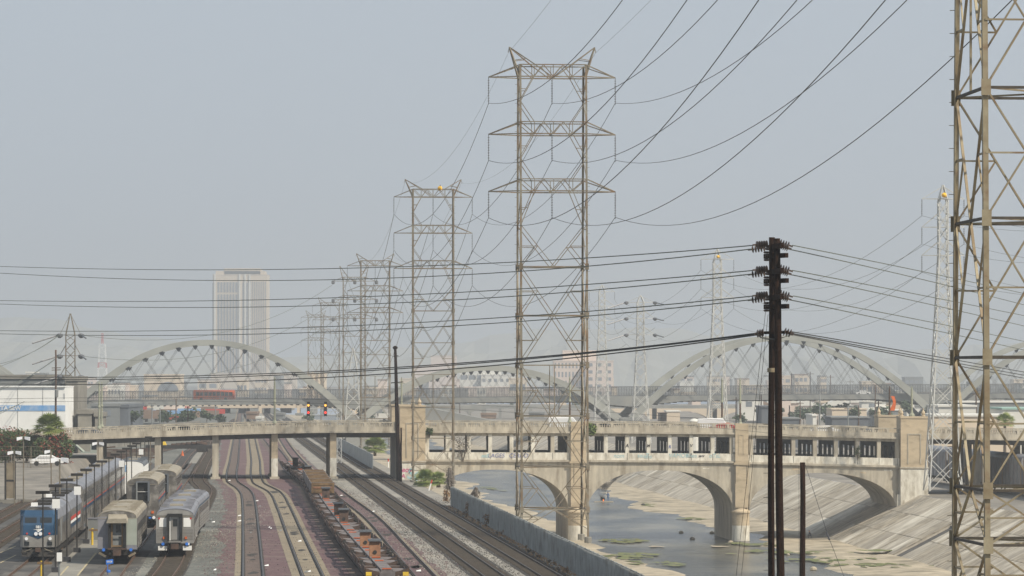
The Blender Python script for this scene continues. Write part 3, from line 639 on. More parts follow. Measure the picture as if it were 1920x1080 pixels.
# ------------------------------------------------------------------ the arch viaduct beyond
VY, VD = 1150.0, 30.0; VS = F / VY
def vt(x, w_, z): return (x + SK * w_, VY + w_, z)
def VX(px): return (px - CX) / VS
def VZ(row): return ZC - (row - HY) / VS
def VV(): return MB(vt)
vd = thing('arch_viaduct', 'pale grey concrete viaduct with tall leaning arches and cable nets, hazy, beyond the nearer bridge', 'viaduct', (VX(920), VY, 0))
slab_top = lambda px: prof([(-400, 756), (150, 752.5), (500, 749.5), (900, 745.5), (1500, 740.5), (1700, 739), (2400, 736)], px)
feet = [107, 669, 1182, 1752, 2310]
def depth(px):
    best = min(abs(px - f) for f in feet); return 9.0 + 10.5 * max(0, 1 - best / 105.0)
for w0, w1, nm in ((0, 1.5, 'edge_beam'), (VD - 1.5, VD, 'edge_beam'), (1.5, VD - 1.5, 'deck')):
    secs = []
    for px in range(-420, 2440, 20):
        x = VX(px); zt = VZ(slab_top(px)); zb = VZ(slab_top(px) + (depth(px) if nm != 'deck' else depth(px) - 2)); zt -= 0 if nm != 'deck' else .3
        secs.append([(x, w0, zb), (x, w1, zb), (x, w1, zt), (x, w0, zt)])
    VV().loft(secs).build(nm, 'via', vd)
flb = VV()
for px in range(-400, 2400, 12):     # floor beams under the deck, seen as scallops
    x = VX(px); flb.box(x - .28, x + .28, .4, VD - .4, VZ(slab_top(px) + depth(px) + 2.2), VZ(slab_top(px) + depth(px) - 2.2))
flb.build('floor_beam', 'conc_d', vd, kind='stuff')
for w_ in (.2, 4.5, VD - .2):
    fe = VV()
    for px in range(-400, 2400, 12 if w_ < 1 else 5 if w_ > 10 else 14):
        x = VX(px); fe.box(x - .05, x + .05, w_, w_ + .1, VZ(slab_top(px)) - .1, VZ(slab_top(px) - (17.5 if w_ != 4.5 else 9)))
    for k_ in (.4, 2.7, 5, 7.5, 10, 12.5, 15, 17.4):
        if w_ == 4.5 and k_ > 9: continue
        for px in range(-400, 2400, 40):
            fe.bar((VX(px), w_ + .05, VZ(slab_top(px) - k_)), (VX(px + 40), w_ + .05, VZ(slab_top(px + 40) - k_)), .05, .09 if k_ not in (.4, 17.4) else .16)
    fe.build('safety_fence', 'bgrey' if w_ < 10 else 'steel_dark', vd, kind='stuff')
def arch(c, apex, a_, half, parent=vd):
    ac, zA = VX(c), VZ(apex)
    am = a_ * VS
    for side in (0, 1):
        w0 = -1.3 if side == 0 else VD + 1.3; lean = -1 if side == 0 else 1; ww = .95; hh = .78
        def pt(x):
            d = am * (x * x) * min(1, .8 + .2 * abs(x) / 30) ; z = zA - d; return ac + x, w0 + lean * (z - 7) * .0 + lean * max(0, z - 7) * .055, z
        secs = []; n_ = 48; H = half / VS
        for k_ in range(n_ + 1):
            x = -H + 2 * H * k_ / n_; X, wv, z = pt(x); X2, w2, z2 = pt(x + .1); L = math.hypot(.1, z2 - z); tx_, tz_ = .1 / L, (z2 - z) / L
            th = hh * (1 + .55 * (abs(x) / H) ** 3)
            secs.append([(X + tz_ * th, wv - ww, z - tx_ * th), (X + tz_ * th, wv + ww, z - tx_ * th), (X - tz_ * th, wv + ww, z + tx_ * th), (X - tz_ * th, wv - ww, z + tx_ * th)])
        VV().loft(secs).build('arch_rib', 'rib', parent)
        # anchor plates and the crossing hanger cables
        cb = VV(); pl = VV(); zd = VZ(slab_top(c)) + .4
        xs = []; x = -H * .86
        while x < H * .86:
            X, wv, z = pt(x)
            if z > zd + 2:
                for sg in (-1, 1):
                    for dx in (-.3, .3):
                        xe = x + sg * (z - zd) * .62 + dx; Xe = ac + xe
                        if abs(xe) < H * .84: cb.bar((X + dx * .3, wv, z - .8), (Xe, w0 - lean * .2, zd), .05)
                pl.prism([(X - .85, z - .7), (X + .85, z - .7), (X + .15, z - 1.9), (X - .15, z - 1.9)], wv - .15, wv + .15)
            x += 5.2
        cb.build('hanger_cable', 'steel_dark', parent, kind='stuff'); pl.build('anchor_plate', 'steel_dark', parent, kind='stuff')
arch(388, 642, .00192, 284); arch(918, 690, .00165, 262); arch(1471, 633.5, .00186, 292); arch(2032, 636, .0020, 282); arch(-170, 640, .0020, 280)
for f in feet:
    VV().box(VX(f) - 3.4, VX(f) + 3.4, -2.6, 2.8, -9.5, 2.3).build('pier_foot', 'via', vd); VV().box(VX(f) - 3.4, VX(f) + 3.4, VD - 2.8, VD + 2.6, -9.5, 2.3).build('pier_foot', 'via', vd)
def vcar(label, px, w_, row, rz, body): 
    car(label, (VX(px) + SK * w_, VY + w_, VZ(slab_top(px)) - .25), rz, body)
vcar('small white car on the far viaduct near the foot of the right arch', 1627, 8, 0, 0, 'carw')
bx, bz = VX(398), VZ(slab_top(398)) - .2
bus = thing('city_bus', 'orange city bus crossing the viaduct under the left arch', 'bus', (bx, VY + 8, bz))
sec = [(-1.25, .45), (1.25, .45), (1.25, 2.9), (1.05, 3.15), (-1.05, 3.15), (-1.25, 2.9)]
MB().loft([[(bx + x, VY + 8 + a, bz + z) for a, z in sec] for x in (-6.4, 6.4)]).build('body', 'bus', bus)
for k_ in range(9): MB().box(bx - 5.6 + k_ * 1.28, bx - 5.6 + k_ * 1.28 + 1.1, VY + 6.72, VY + 6.8, bz + 1.55, bz + 2.6).build('window', 'glass', bus)
MB().box(bx - 6.46, bx - 6.38, VY + 6.9, VY + 9.1, bz + 1.2, bz + 2.8).build('windscreen', 'glass', bus); MB().box(bx - 6.3, bx + 6.3, VY + 7.1, VY + 8.9, bz + 3.15, bz + 3.3).build('roof_pod', 'bus', bus)
for x in (-4, 3.6):
    for s_ in (-1.15, 1.15): MB().lathe((bx + x, VY + 8 + s_, bz + .5), [(.5, -.15), (.5, .15)], 12, 'y').build('wheel', 'blackm', bus)
MB().box(bx + 1, bx + 6.2, VY + 6.715, VY + 6.76, bz + 1.0, bz + 1.5).build('advert_panel', 'red', bus)

# ------------------------------------------------------------------ lattice pylons
def hpylon(label, cx, cy, rz, levels, arm_z, hw=3.05, d0=3.1, d1=1.95, dt=1.3, reach=5.9, zb=0., thick=.17, horn=2.8, horn_x=3.97, ins=2.5, marker=None, mt='galv', lo=1.0, steps=True, dead=False, strut=None, group='twin-shafted lattice pylons along the tracks'):
    """four-legged portal pylon: x across the line, y along it"""
    p = thing('power_pylon', label, 'power pylon', (cx, cy, zb), rz, group)
    ztop = arm_z[0]
    def dep(z): return lerp(d0, d1, min(1, max(0, (z - zb) / (28.5 - zb)))) if z < 28.5 else lerp(d1, dt, min(1, (z - 28.5) / max(1, ztop - 28.5)))
    def C(sx, sy, z): return Vector((sx * hw, sy * dep(z), z - zb))
    for sx in (-1, 1):
        for sy in (-1, 1):
            m_ = MB(); zz = [zb - .3] + sorted(levels) + [ztop + 1.1]
            for a, b_ in zip(zz, zz[1:]):      # an angle section: two thin flanges
                P, Q = C(sx, sy, a), C(sx, sy, b_); m_.bar(P, Q, thick, thick * .18); m_.bar(P + Vector((sx * thick * .41, -sy * thick * .5, 0)), Q + Vector((sx * thick * .41, -sy * thick * .5, 0)), thick * .18, thick)
            if steps and sx < 0 and sy > 0 or steps and sx > 0 and sy < 0:
                z = zb + 2
                while z < ztop: m_.bar(C(sx, sy, z), C(sx, sy, z) + Vector((sx * .28, 0, 0)), .025); z += 1.75 / 2 if thick > .18 else .9
            m_.build('leg', mt, p, world=False)
            if zb > -5: MB().lathe(C(sx, sy, zb) + Vector((0, 0, -.25)), [(.34, 0), (.34, .5), (.26, .55)], 8).build('footing', 'pad', p, world=False)
    b1 = thick * .5; b2 = thick * .33
    def face(A, B, z0, z1, up, m_, post=False, half=True):
        """one panel of a face between legs A(z) and B(z): V or inverted V with half-height struts"""
        lo_, hi_ = (z0, z1)
        ctr = (A(z0) + B(z0)) / 2 if not up else (A(z1) + B(z1)) / 2
        e1, e2 = (A(z1), B(z1)) if not up else (A(z0), B(z0))
        for e, X in ((e1, A), (e2, B)):
            m_.bar(e, ctr, b1, b1 * .7); mid = (e + ctr) / 2
            if half:
                zm = (z0 + z1) / 2; m_.bar(X(zm), mid, b2)
                far_ = X(z0) if not up else X(z1); m_.bar(mid, far_, b2)
        if post: m_.bar((A(z0) + B(z0)) / 2, (A(z1) + B(z1)) / 2, b1 * .8)
    L = sorted(levels)
    for i in range(len(L)):
        z1 = L[i]; z0 = L[i - 1] if i else zb + lo
        up = (len(L) - 1 - i) % 2 == 1
        m_ = MB(); st_ = MB()
        for sy in (-1, 1):
            A = lambda z, sy=sy: C(-1, sy, z); B = lambda z, sy=sy: C(1, sy, z)
            face(A, B, z0, z1, up if i else True, m_, post=(i == len(L) - 3))
            st_.bar(A(z1), B(z1), b1, b1)
        for sx in (-1, 1):
            A = lambda z, sx=sx: C(sx, -1, z); B = lambda z, sx=sx: C(sx, 1, z)
            face(A, B, z0, z1, up if i else True, m_, half=True, post=(i == len(L) - 2))
            st_.bar(A(z1), B(z1), b1 * 1.05, b1 * 1.05)
        m_.bar(C(-1, -1, z1), C(1, 1, z1), b2); m_.bar(C(-1, 1, z1), C(1, -1, z1), b2)
        for sx in (-1, 1):
            for sy in (-1, 1): c_ = C(sx, sy, z1); m_.box(c_.x - thick * .9, c_.x + thick * .9, c_.y - .012 + sy * thick * .6, c_.y + .012 + sy * thick * .6, c_.z - thick * 1.5, c_.z + thick * 1.5)
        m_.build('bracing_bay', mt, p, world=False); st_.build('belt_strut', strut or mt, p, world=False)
    # between the waist and the arms: the open windows with corner knees
    zz = L[-1]; arms = sorted(arm_z)
    lowers = [zz] + [a + 1.1 for a in arms[:-1]]
    for z0, z1 in zip(lowers, arms):
        m_ = MB(); h = z1 - z0
        for sy in (-1, 1):
            for sx in (-1, 1):
                if z0 == zz: m_.bar(C(sx, sy, z0 + h * .55), Vector((0, sy * dep(z0), z0 - zb)), b1, b1 * .7); m_.bar(C(sx, sy, z0 + h * .27), Vector((sx * hw * .5, sy * dep(z0), z0 + h * .27 - zb)), b2); m_.bar(Vector((sx * hw * .5, sy * dep(z0), z0 + h * .27 - zb)), C(sx, sy, z0), b2)
                zk = z0 + h * (.55 if z0 == zz else .45); kx = hw * .58
                m_.bar(C(sx, sy, zk), Vector((sx * kx, sy * dep(z1), z1 - zb)), b1, b1 * .7); m_.bar(C(sx, sy, (zk + z1) / 2), Vector((sx * (kx + hw) / 2, sy * dep(z1), (zk + z1) / 2 - zb)), b2)
                if z0 != zz: m_.bar(C(sx, sy, zk), Vector((sx * kx, sy * dep(z0), z0 - zb)), b1, b1 * .7)
        for sx in (-1, 1):
            m_.bar(C(sx, -1, z0), C(sx, 1, (z0 + z1) / 2), b2); m_.bar(C(sx, 1, (z0 + z1) / 2), C(sx, -1, z1), b2); m_.bar(C(sx, -1, (z0 + z1) / 2), C(sx, 1, (z0 + z1) / 2), b2)
        m_.build('knee_bracing', mt, p, world=False)
    for za_ in arms:
        m_ = MB(); u = 1.1; d = dep(za_)
        for sy in (-1, 1):
            m_.bar((-hw, sy * d, za_ - zb), (hw, sy * d, za_ - zb), b1 * 1.2); m_.bar((-hw, sy * d, za_ + u - zb), (hw, sy * d, za_ + u - zb), b1)
            for a, b_ in ((-1, -.58), (-.58, -.3), (-.3, 0), (0, .3), (.3, .58), (.58, 1)):
                flip = a in (-.58, 0, .58)
                m_.bar((a * hw, sy * d, za_ - zb + (0 if flip else u)), (b_ * hw, sy * d, za_ - zb + (u if flip else 0)), b2 * 1.2)
            for a in (-.58, 0, .58): m_.bar((a * hw, sy * d, za_ - zb), (a * hw, sy * d, za_ + u - zb), b2)
            for sx in (-1, 1):
                tip = Vector((sx * reach, 0, za_ - zb)); m_.bar((sx * hw, sy * d, za_ - zb), tip, b1); m_.bar((sx * hw, sy * d, za_ + u - zb), tip, b1)
        m_.build('crossarm', mt, p, world=False)
        for x in ((-reach, 0, reach) if ins else ()):
            i_ = MB()
            if not dead:
                i_.bar((x, 0, za_ - zb), (x, 0, za_ - zb - ins), .07, n=5)
                for k_ in range(9): i_.lathe((x, 0, za_ - zb - .3 - k_ * (ins - .6) / 8), [(.05, -.03), (.1, 0), (.05, .05)], 6)
            else:
                for a in (0, .3): i_.lathe((x + a, -1.0, za_ - zb - .9), [(.1, 0), (.32, .2), (.32, .9), (.1, 1.1)], 7)
            i_.build('insulator', 'insul_g', p, world=False)
    for sx in (-1, 1):
        m_ = MB(); tip = Vector((sx * horn_x, 0, arms[-1] + horn - zb)); d = dep(arms[-1])
        for sy in (-1, 1):
            m_.bar((sx * hw, sy * d, arms[-1] - zb), tip, b1 * 1.2); m_.bar((sx * hw * .55, sy * d, arms[-1] + 1.1 - zb), tip, b1); m_.bar((sx * hw * .05, sy * d, arms[-1] - zb), (sx * hw * .55, sy * d, arms[-1] + 1.1 - zb), b1)
            m_.bar(lerp(Vector((sx * hw, sy * d, arms[-1] - zb)), tip, .55), lerp(Vector((sx * hw * .55, sy * d, arms[-1] + 1.1 - zb)), tip, .35), b2)
        m_.bar(tip, tip + Vector((sx * .12, 0, -.5)), b2)
        m_.build('horn', mt, p, world=False)
    if marker: 
        mk = MB().lathe((marker, -dep(arms[-1]) - .1, arms[-1] + 1.2 - zb), [(.1, -.3), (.33, -.08), (.33, .08), (.1, .3)], 10, 'y').build('warning_ball', 'orange_mark', p, world=False)
        MB().box(marker - .04, marker + .04, -dep(arms[-1]) - .62, -dep(arms[-1]) - .56, arms[-1] + .75 - zb, arms[-1] + 1.65 - zb).build('cross_mark', 'dark', mk, world=False)
    return p
RZ = math.atan(.08)
P1 = (G(1035, 1010, 0).x, 347.0)
LV = [2.7, 6.6, 11.3, 16.0, 20.6, 25.1]
def Xs(px, Y): return (px - CX) / F * Y
hpylon('tallest full pylon in view, straddling the river fence in front of the bridge', Xs(1035, 346.5), 346.5, RZ, LV, [42.7, 37.4, 32.1], zb=-.1, thick=.19, marker=None)
p2 = hpylon('pylon with a yellow warning ball in front of the left end tower of the bridge', Xs(812, 528), 528, RZ, [2.5, 6.2, 10.6, 15.2, 19.7, 24.2], [40.3, 35.2, 30.2], zb=0, hw=2.85, reach=5.55, d0=1.6, d1=1.3, dt=1.1, thick=.17, horn=2.5, marker=.9, ins=2.4, lo=.8)
p3 = hpylon('third pylon behind the bridge, with a yellow warning ball, beside the slim black pole', Xs(703.5, 790), 790, RZ, [2, 6, 10.5, 15, 19.5, 22.5], [38.3, 33.0, 28.4], hw=3.03, thick=.19, horn=2.6, marker=0, ins=2.4)
hpylon('grey dead-end pylon with drum insulators, left of and behind the third pylon', Xs(664, 1035), 1035, RZ, [4, 10, 16, 21.5, 26], [41.3, 36.2, 31.0], hw=3.03, thick=.2, horn=4.2, dead=True, reach=6, steps=False)
hpylon('faint pylon in the haze left of the dead-end pylon, nearer of the two faint ones', Xs(619, 1250), 1250, RZ, [5, 11, 17, 22], [38.5, 33.8, 29.3], thick=.2, steps=False)
hpylon('very faint pylon deep in the haze, farthest of the row', Xs(592, 1500), 1500, RZ, [5, 11, 17, 22], [38.5, 33.8, 29.3], thick=.2, steps=False)
T0 = (20.2, 139.9)
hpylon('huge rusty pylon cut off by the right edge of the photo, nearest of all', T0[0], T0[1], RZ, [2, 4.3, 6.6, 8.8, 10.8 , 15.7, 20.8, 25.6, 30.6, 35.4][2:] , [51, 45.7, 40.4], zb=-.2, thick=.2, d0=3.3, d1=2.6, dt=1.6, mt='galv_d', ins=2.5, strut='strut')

def tpylon(label, cx, cy, zb, arms, top, w0, w1, reach, ins=2.4, thick=.16, mt='white_steel', marker=False, dead=False, rz=RZ, kink=.55, group='slim lattice pylons on the right bank'):
    """tapered single-shaft pylon"""
    p = thing('power_pylon', label, 'power pylon', (cx, cy, zb), rz, group)
    zk = arms[-1] - zb; H = top - zb
    def hwid(z): return lerp(w0, w1, (z / zk) ** .85) if z < zk else w1 if z < arms[0] - zb else lerp(w1, .06, (z - (arms[0] - zb)) / (H - (arms[0] - zb)))
    zl = [0.]; z = 0.
    while z < arms[0] - zb - 1: z = min(arms[0] - zb, z + max(1.8, hwid(z) * 1.9)); zl.append(z)
    zl.append(H)
    def C(sx, sy, z): return Vector((sx * hwid(z), sy * hwid(z), z))
    for sx in (-1, 1):
        for sy in (-1, 1):
            m_ = MB()
            for a, b_ in zip(zl, zl[1:]): m_.bar(C(sx, sy, a), C(sx, sy, b_), thick)
            m_.build('leg', mt, p, world=False)
    m_ = MB(); cs = [(-1, -1), (1, -1), (1, 1), (-1, 1)]
    for a, b_ in zip(zl[:-1], zl[1:-1] + [None]):
        if b_ is None: break
        for i in range(4):
            c0, c1 = cs[i], cs[(i + 1) % 4]; m_.bar(C(*c0, a), C(*c1, b_), thick * .55); m_.bar(C(*c1, a), C(*c0, b_), thick * .55)
    for a in [x - zb for x in arms]:
        for i in range(4): m_.bar(C(*cs[i], a), C(*cs[(i + 1) % 4], a), thick * .7)
    m_.build('bracing', mt, p, world=False)
    for a in arms:
        m_ = MB(); z = a - zb
        for sx in (-1, 1):
            for sy in (-1, 1): m_.bar(C(sx, sy, z), (sx * reach, 0, z), thick * .6); m_.bar(C(sx, sy, min(z + (2.0 if a != arms[0] else H - z - .3), H)), (sx * reach, 0, z), thick * .5)
        m_.build('crossarm', mt, p, world=False)
        for sx in (-1, 1):
            i_ = MB()
            if not dead:
                i_.bar((sx * reach, 0, z), (sx * reach, 0, z - ins), .09, n=5)
                for k_ in range(7): i_.lathe((sx * reach, 0, z - .3 - k_ * (ins - .6) / 6), [(.06, -.04), (.13, 0), (.06, .06)], 6)
            else:
                i_.bar((sx * reach, 0, z), (sx * reach - 5, -2, z - 1.6) if sx < 0 else (sx * reach + 1.2, -9, z - .7), .3, n=6)
                i_.lathe((sx * reach, -.3, z - .3), [(.2, -.3), (.6, 0), (.6, .4), (.2, .6)], 7)
            i_.build('insulator', 'insul_g', p, world=False)
    if marker: MB().lathe((0, -w1 - .3, arms[0] - zb + .5), [(.1, -.32), (.36, -.08), (.36, .08), (.1, .32)], 10, 'y').build('warning_ball', 'orange_mark', p, world=False)
    return p
def zz_(row, Y): return ZC - (row - HY) / F * Y
RT_ = [(1768, 531, [373, 426, 479], 347, 920, 3.35, 40, 2.6, 8), (1345, 815, [486, 521, 558], 467, 0, 0, 61, 1.9, 0), (1201, 965, [567, 597, 627.5], 554, 0, 0, 50, 1.7, 0), (1128.6, 1090, [547, 574, 601], 534, 0, 0, 47, 1.7, 0)]
labs = ['white tapering pylon with a yellow ball, standing beside the right end tower of the bridge', 'pale tapering pylon with a yellow ball, left of the double wooden pole', 'pale tapering dead-end pylon with short arms and drum insulators', 'faint tapering pylon in the haze above the pink office block']
TP = []
for (px, Y, ar, top, b_, _, rc, w0, _2), lb in zip(RT_, labs):
    x = Xs(px, Y); arms = [zz_(r, Y) for r in ar]; reach = (40 if px == 1768 else 31 if px == 1345 else 27 if px == 1201 else 24) / F * Y
    TP.append((x, Y, arms, reach))
    tpylon(lb, x, Y, -2.3 if Y > 600 else -1.3, arms, zz_(top, Y), 2.35 if px == 1768 else 2.5, .62 if px == 1768 else .85, reach, dead=px == 1201, marker=px in (1768, 1345), thick=.17 if Y < 800 else .2)
x = Xs(662, 900); tpylon('short white lattice mast behind the bridge, left of the slim black pole', x, 900, 0, [zz_(700, 900), zz_(680, 900)], zz_(652, 900), 2.3, .9, 1.2, ins=.6, thick=.2, group=None)
TLY = 700; tl = tpylon('grey lattice pylon with a pointed top behind the white warehouse', Xs(132, TLY), TLY, 0, [zz_(628, TLY), zz_(667, TLY), zz_(706, TLY)], zz_(588, TLY), .95, .85, 2.0, thick=.14, mt='galv', dead=True, group=None)

# ------------------------------------------------------------------ power lines
def wire(label, pts, r=.03, m='wire', group=None):
    o = MB().tube(pts, r, 4).build('power_line', m); tag(o, label, 'power line', group); origin(o, pts[0]); return o
def sagline(a, b_, sag, n=22): a, b_ = Vector(a), Vector(b_); return [a.lerp(b_, i / n) - Vector((0, 0, 4 * sag * (i / n) * (1 - i / n))) for i in range(n + 1)]
def tip(c, rz, x, z, y=0): return Vector((c[0] + x * math.cos(rz) - y * math.sin(rz), c[1] + x * math.sin(rz) + y * math.cos(rz), z))
c1, c2, c3 = (Xs(1035, 346.5), 346.5), (Xs(812, 528), 528), (Xs(703.5, 790), 790); c4, c5 = (Xs(664, 1035), 1035), (Xs(619, 1250), 1250)
A1, A2, A3, A5 = [42.7, 37.4, 32.1], [40.3, 35.2, 30.2], [38.3, 33.0, 28.4], [38.5, 33.8, 29.3]
A4 = [41.3, 36.2, 31.0]
lv = ['top', 'middle', 'lowest']; sd_ = ['left end', 'centre', 'right end']
for i in range(3):
    for j, x in enumerate((-5.9, 0, 5.9)):
        a = tip(c1, RZ, x, A1[i] - 2.5); p0 = tip((T0[0], T0[1]), RZ, x, 0); pts = []
        for k_ in range(31):
            t = k_ / 30; y = lerp(a.y, p0.y, t); pts.append(Vector((lerp(a.x, p0.x, t), y, 37.4 - 5.3 * i + .00057 * (y - 275) ** 2)))
        wire(f'dark line rising right from the tallest pylon, {lv[i]} arm, {sd_[j]}', pts, .027)
        b_ = tip(c2, RZ, x * .94, A2[i] - 2.4)
        wire(f'line sagging from tallest pylon to the second, {lv[i]} arm, {sd_[j]}', sagline(pts[0], b_, 5.3), .026)
        b3 = tip(c3, RZ, x, A3[i] - 2.4)
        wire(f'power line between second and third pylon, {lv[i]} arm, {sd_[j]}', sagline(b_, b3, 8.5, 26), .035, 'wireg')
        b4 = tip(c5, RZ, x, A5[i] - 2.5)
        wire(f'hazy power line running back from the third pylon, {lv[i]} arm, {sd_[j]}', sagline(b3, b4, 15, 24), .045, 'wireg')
    e = zz_([628, 667, 706][i], 700)
    wire(f'long line from dead-end pylon to the warehouse pylon, {lv[i]} arm', sagline(tip(c4, RZ, -6, A4[i] - 1), (Xs(132, 700) + 1.6, 700, e), 6, 26), .05, 'wireg')
    for q in (0, 1): wire(f'line running left off the photo, warehouse pylon, {lv[i]} arm, {["upper", "lower"][q]} of two', sagline((Xs(132, 700) - 2, 700 - q, e), (-82 - q * 2, 560, e - 6.5 - q * 1.2), 1.5, 14), .04, 'wireg')
for sx, nm in ((-1, 'left'), (1, 'right')):
    a = tip(c1, RZ, sx * 4.05, 45); wire(f'thin earth wire from the {nm} horn of the tallest pylon to the second pylon', sagline(a, tip(c2, RZ, sx * 4, 42.3), 3.5), .011, 'wireg')
    wire(f'thin earth wire rising to the right from the {nm} horn of the tallest pylon', sagline(a, tip(T0, RZ, sx * 4, 53.5), 2.0), .011, 'wireg')
    wire(f'thin earth wire, second to third pylon, {nm} horns', sagline(tip(c2, RZ, sx * 4, 42.3), tip(c3, RZ, sx * 4, 40.4), 5), .014, 'wireg')
for k_ in range(len(TP) - 1):
    (xa, ya, aa, ra), (xb, yb_, ab, rb) = TP[k_], TP[k_ + 1]
    for i in range(3):
        for sx in (-1, 1):
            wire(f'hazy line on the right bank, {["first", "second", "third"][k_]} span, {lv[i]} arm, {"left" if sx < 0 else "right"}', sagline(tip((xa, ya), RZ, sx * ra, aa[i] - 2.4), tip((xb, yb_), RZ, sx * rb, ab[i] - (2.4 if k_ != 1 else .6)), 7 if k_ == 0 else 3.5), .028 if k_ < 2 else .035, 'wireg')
xa, ya, aa, ra = TP[0]
for i in range(3):
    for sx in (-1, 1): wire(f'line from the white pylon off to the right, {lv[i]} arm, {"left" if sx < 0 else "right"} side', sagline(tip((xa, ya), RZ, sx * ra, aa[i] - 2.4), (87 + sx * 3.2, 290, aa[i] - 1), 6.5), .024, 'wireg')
# the double wooden pole and its lines
PY = 160.0
def wpole(label, bx_, tx2, Y, zb, zt, r0, r1, m='pole', name='utility_pole', n=12):
    o = thing(name, label, 'utility pole', (Xs(bx_, Y), Y, zb)); MB().tube([lerp(Vector((Xs(bx_, Y), Y, zb)), Vector((Xs(tx2, Y), Y, zt)), t) + Vector((.02 * math.sin(9 * t), 0, 0)) for t in [i / 8 for i in range(9)]], r0, n, r1).build('shaft', m, o, smooth=True); return o
pz = lambda row: ZC - (row - HY) / F * PY
pl1 = wpole('left pole of the dark double wooden pole, with insulators on three levels', 1446, 1447, 160, -.5, pz(445), .155, .13)
pl2 = wpole('right pole of the dark double wooden pole, thicker and leaning slightly', 1467.5, 1456, 159.4, -.5, pz(448), .185, .145)
for k_ in range(34):
    z = 2 + k_ * .52
    if z < pz(700): MB().bar((Xs(1440 if k_ % 2 else 1456, 160), 159.9, z), (Xs(1431 if k_ % 2 else 1462, 160), 159.85, z), .02).build('climbing_step', 'steel_dark', pl1)
MB().lathe((Xs(1446, 160), 160, pz(694)), [(.165, -.09), (.17, 0), (.165, .09)], 12).build('steel_band', 'galv_d', pl1)
arm_rows = [(460, 467), (507, 514), (555, 562)]
def disc_string(a, b_, par, n=5):
    a, b_ = Vector(a), Vector(b_); m_ = MB().bar(a, b_, .035); d = (b_ - a).normalized(); u = d.cross(Vector((0, 0, 1))).normalized(); v = u.cross(d)
    for k_ in range(n):
        c = a.lerp(b_, .1 + .72 * k_ / (n - 1)); rings = []
        for r_, h in ((.04, -.05), (.165, -.02), (.15, .0), (.04, .035)): rings.append([c + d * h + (u * math.cos(t) + v * math.sin(t)) * r_ for t in [2 * math.pi * j / 10 for j in range(10)]])
        m_.loft(rings)
    m_.bar(b_ - d * .12, b_ + d * .08, .07); return m_.build('insulator', 'insul', par)
for i, (r1_, r2_) in enumerate(arm_rows):
    MB().bar((Xs(1436, 160), 160.5, pz(r1_ + 20)), (Xs(1472 + i, 160), 159, pz(r1_ + 20)), .16, .2).build('cross_beam', 'pole', pl1)
    MB().bar((Xs(1443, 160), 161, pz(r1_ + 3)), (Xs(1460, 160), 158, pz(r1_ + 3)), .14, .22).build('cross_beam', 'pole', pl1)
    for k_ in range(4): MB().lathe((Xs(1440 - k_ % 2 * 2, 160), 160.25, pz(r1_ + 6 + k_ * 7)), [(.09, -.05), (.14, 0), (.09, .05)], 8).build('clamp', 'insul', pl1)
    disc_string((Xs(1438, 160), 159.6, pz(r1_ - 2)), (Xs(1413, 160), 159.4, pz(r1_)), pl1); disc_string((Xs(1437, 160), 160.6, pz(r1_ + 4)), (Xs(1408, 160), 160.8, pz(r2_)), pl1)
    disc_string((Xs(1459, 160), 160.8, pz(r1_ - 8)), (Xs(1486, 160), 160.9, pz(r1_)), pl2); disc_string((Xs(1459, 160), 159.2, pz(r1_ + 1)), (Xs(1478, 160), 159.2, pz(r2_ - 0)), pl2)
MB().bar((Xs(1428, 160), 160, pz(624)), (Xs(1476, 160), 159.6, pz(623)), .1, .12).build('cross_beam', 'pole', pl1)
for k_ in range(3):
    disc_string((Xs(1430, 160), 159.6 + .3 * k_, pz(623 + k_)), (Xs(1418, 160), 159.6 + .3 * k_, pz(625 + k_)), pl1, 3); disc_string((Xs(1470, 160), 159.6 + .3 * k_, pz(621 + k_)), (Xs(1484, 160), 159.6 + .3 * k_, pz(625 + k_)), pl2, 3)
    MB().tube([(Xs(px, 160), 159.4 + .2 * k_, pz(r)) for px, r in ((1418, 626), (1426, 632 + k_), (1440, 635 + k_), (1456, 635 + k_), (1474, 631), (1484, 626))], .014).build('jumper', 'wire', pl1)
def pxwire(label, pix, Ya, Yb, r=.028, m='wireg', n=30):
    """a line straight in plan between two depths, through photo heights"""
    x0, x1 = pix[0][0], pix[-1][0]; L = []
    for k_ in range(n + 1):
        x = lerp(x0, x1, k_ / n); t = (x - x0) / (x1 - x0); Y = 1 / lerp(1 / Ya, 1 / Yb, t)
        # quadratic through the three pixels
        (a, ra_), (b_, rb_), (c, rc_) = pix
        row = ra_ * (x - b_) * (x - c) / ((a - b_) * (a - c)) + rb_ * (x - a) * (x - c) / ((b_ - a) * (b_ - c)) + rc_ * (x - a) * (x - b_) / ((c - a) * (c - b_))
        L.append(U(x, row, Y))
    return wire(label, L, r, m)
LW = [((1413, 460), (740, 500.5), (0, 499.5)), ((1408, 467), (740, 521), (0, 512)), ((1413, 507), (740, 554), (0, 563.5)), ((1408, 514), (740, 568), (0, 570)), ((1413, 555), (740, 607), (0, 620)), ((1408, 562), (740, 617), (0, 626))]
for i, q in enumerate(LW):
    e = q[2][1] + (q[2][1] - q[1][1]) * .12
    pxwire(f'line from the wooden pole across to the left edge, {["topmost", "second", "third", "fourth", "fifth", "sixth"][i]} of six', (q[0], q[1], q[2]), 160, 330, .03)
for i, (r0_, r1_, r2_) in enumerate(((625, 689, 706.5), (626, 692, 711), (628, 700, 720))):
    pxwire(f'dark lower line from the wooden pole across to the left edge, {["upper", "middle", "lower"][i]} of the three', ((1418, r0_), (740, r1_), (0, r2_)), 160, 300, .036, 'wire')
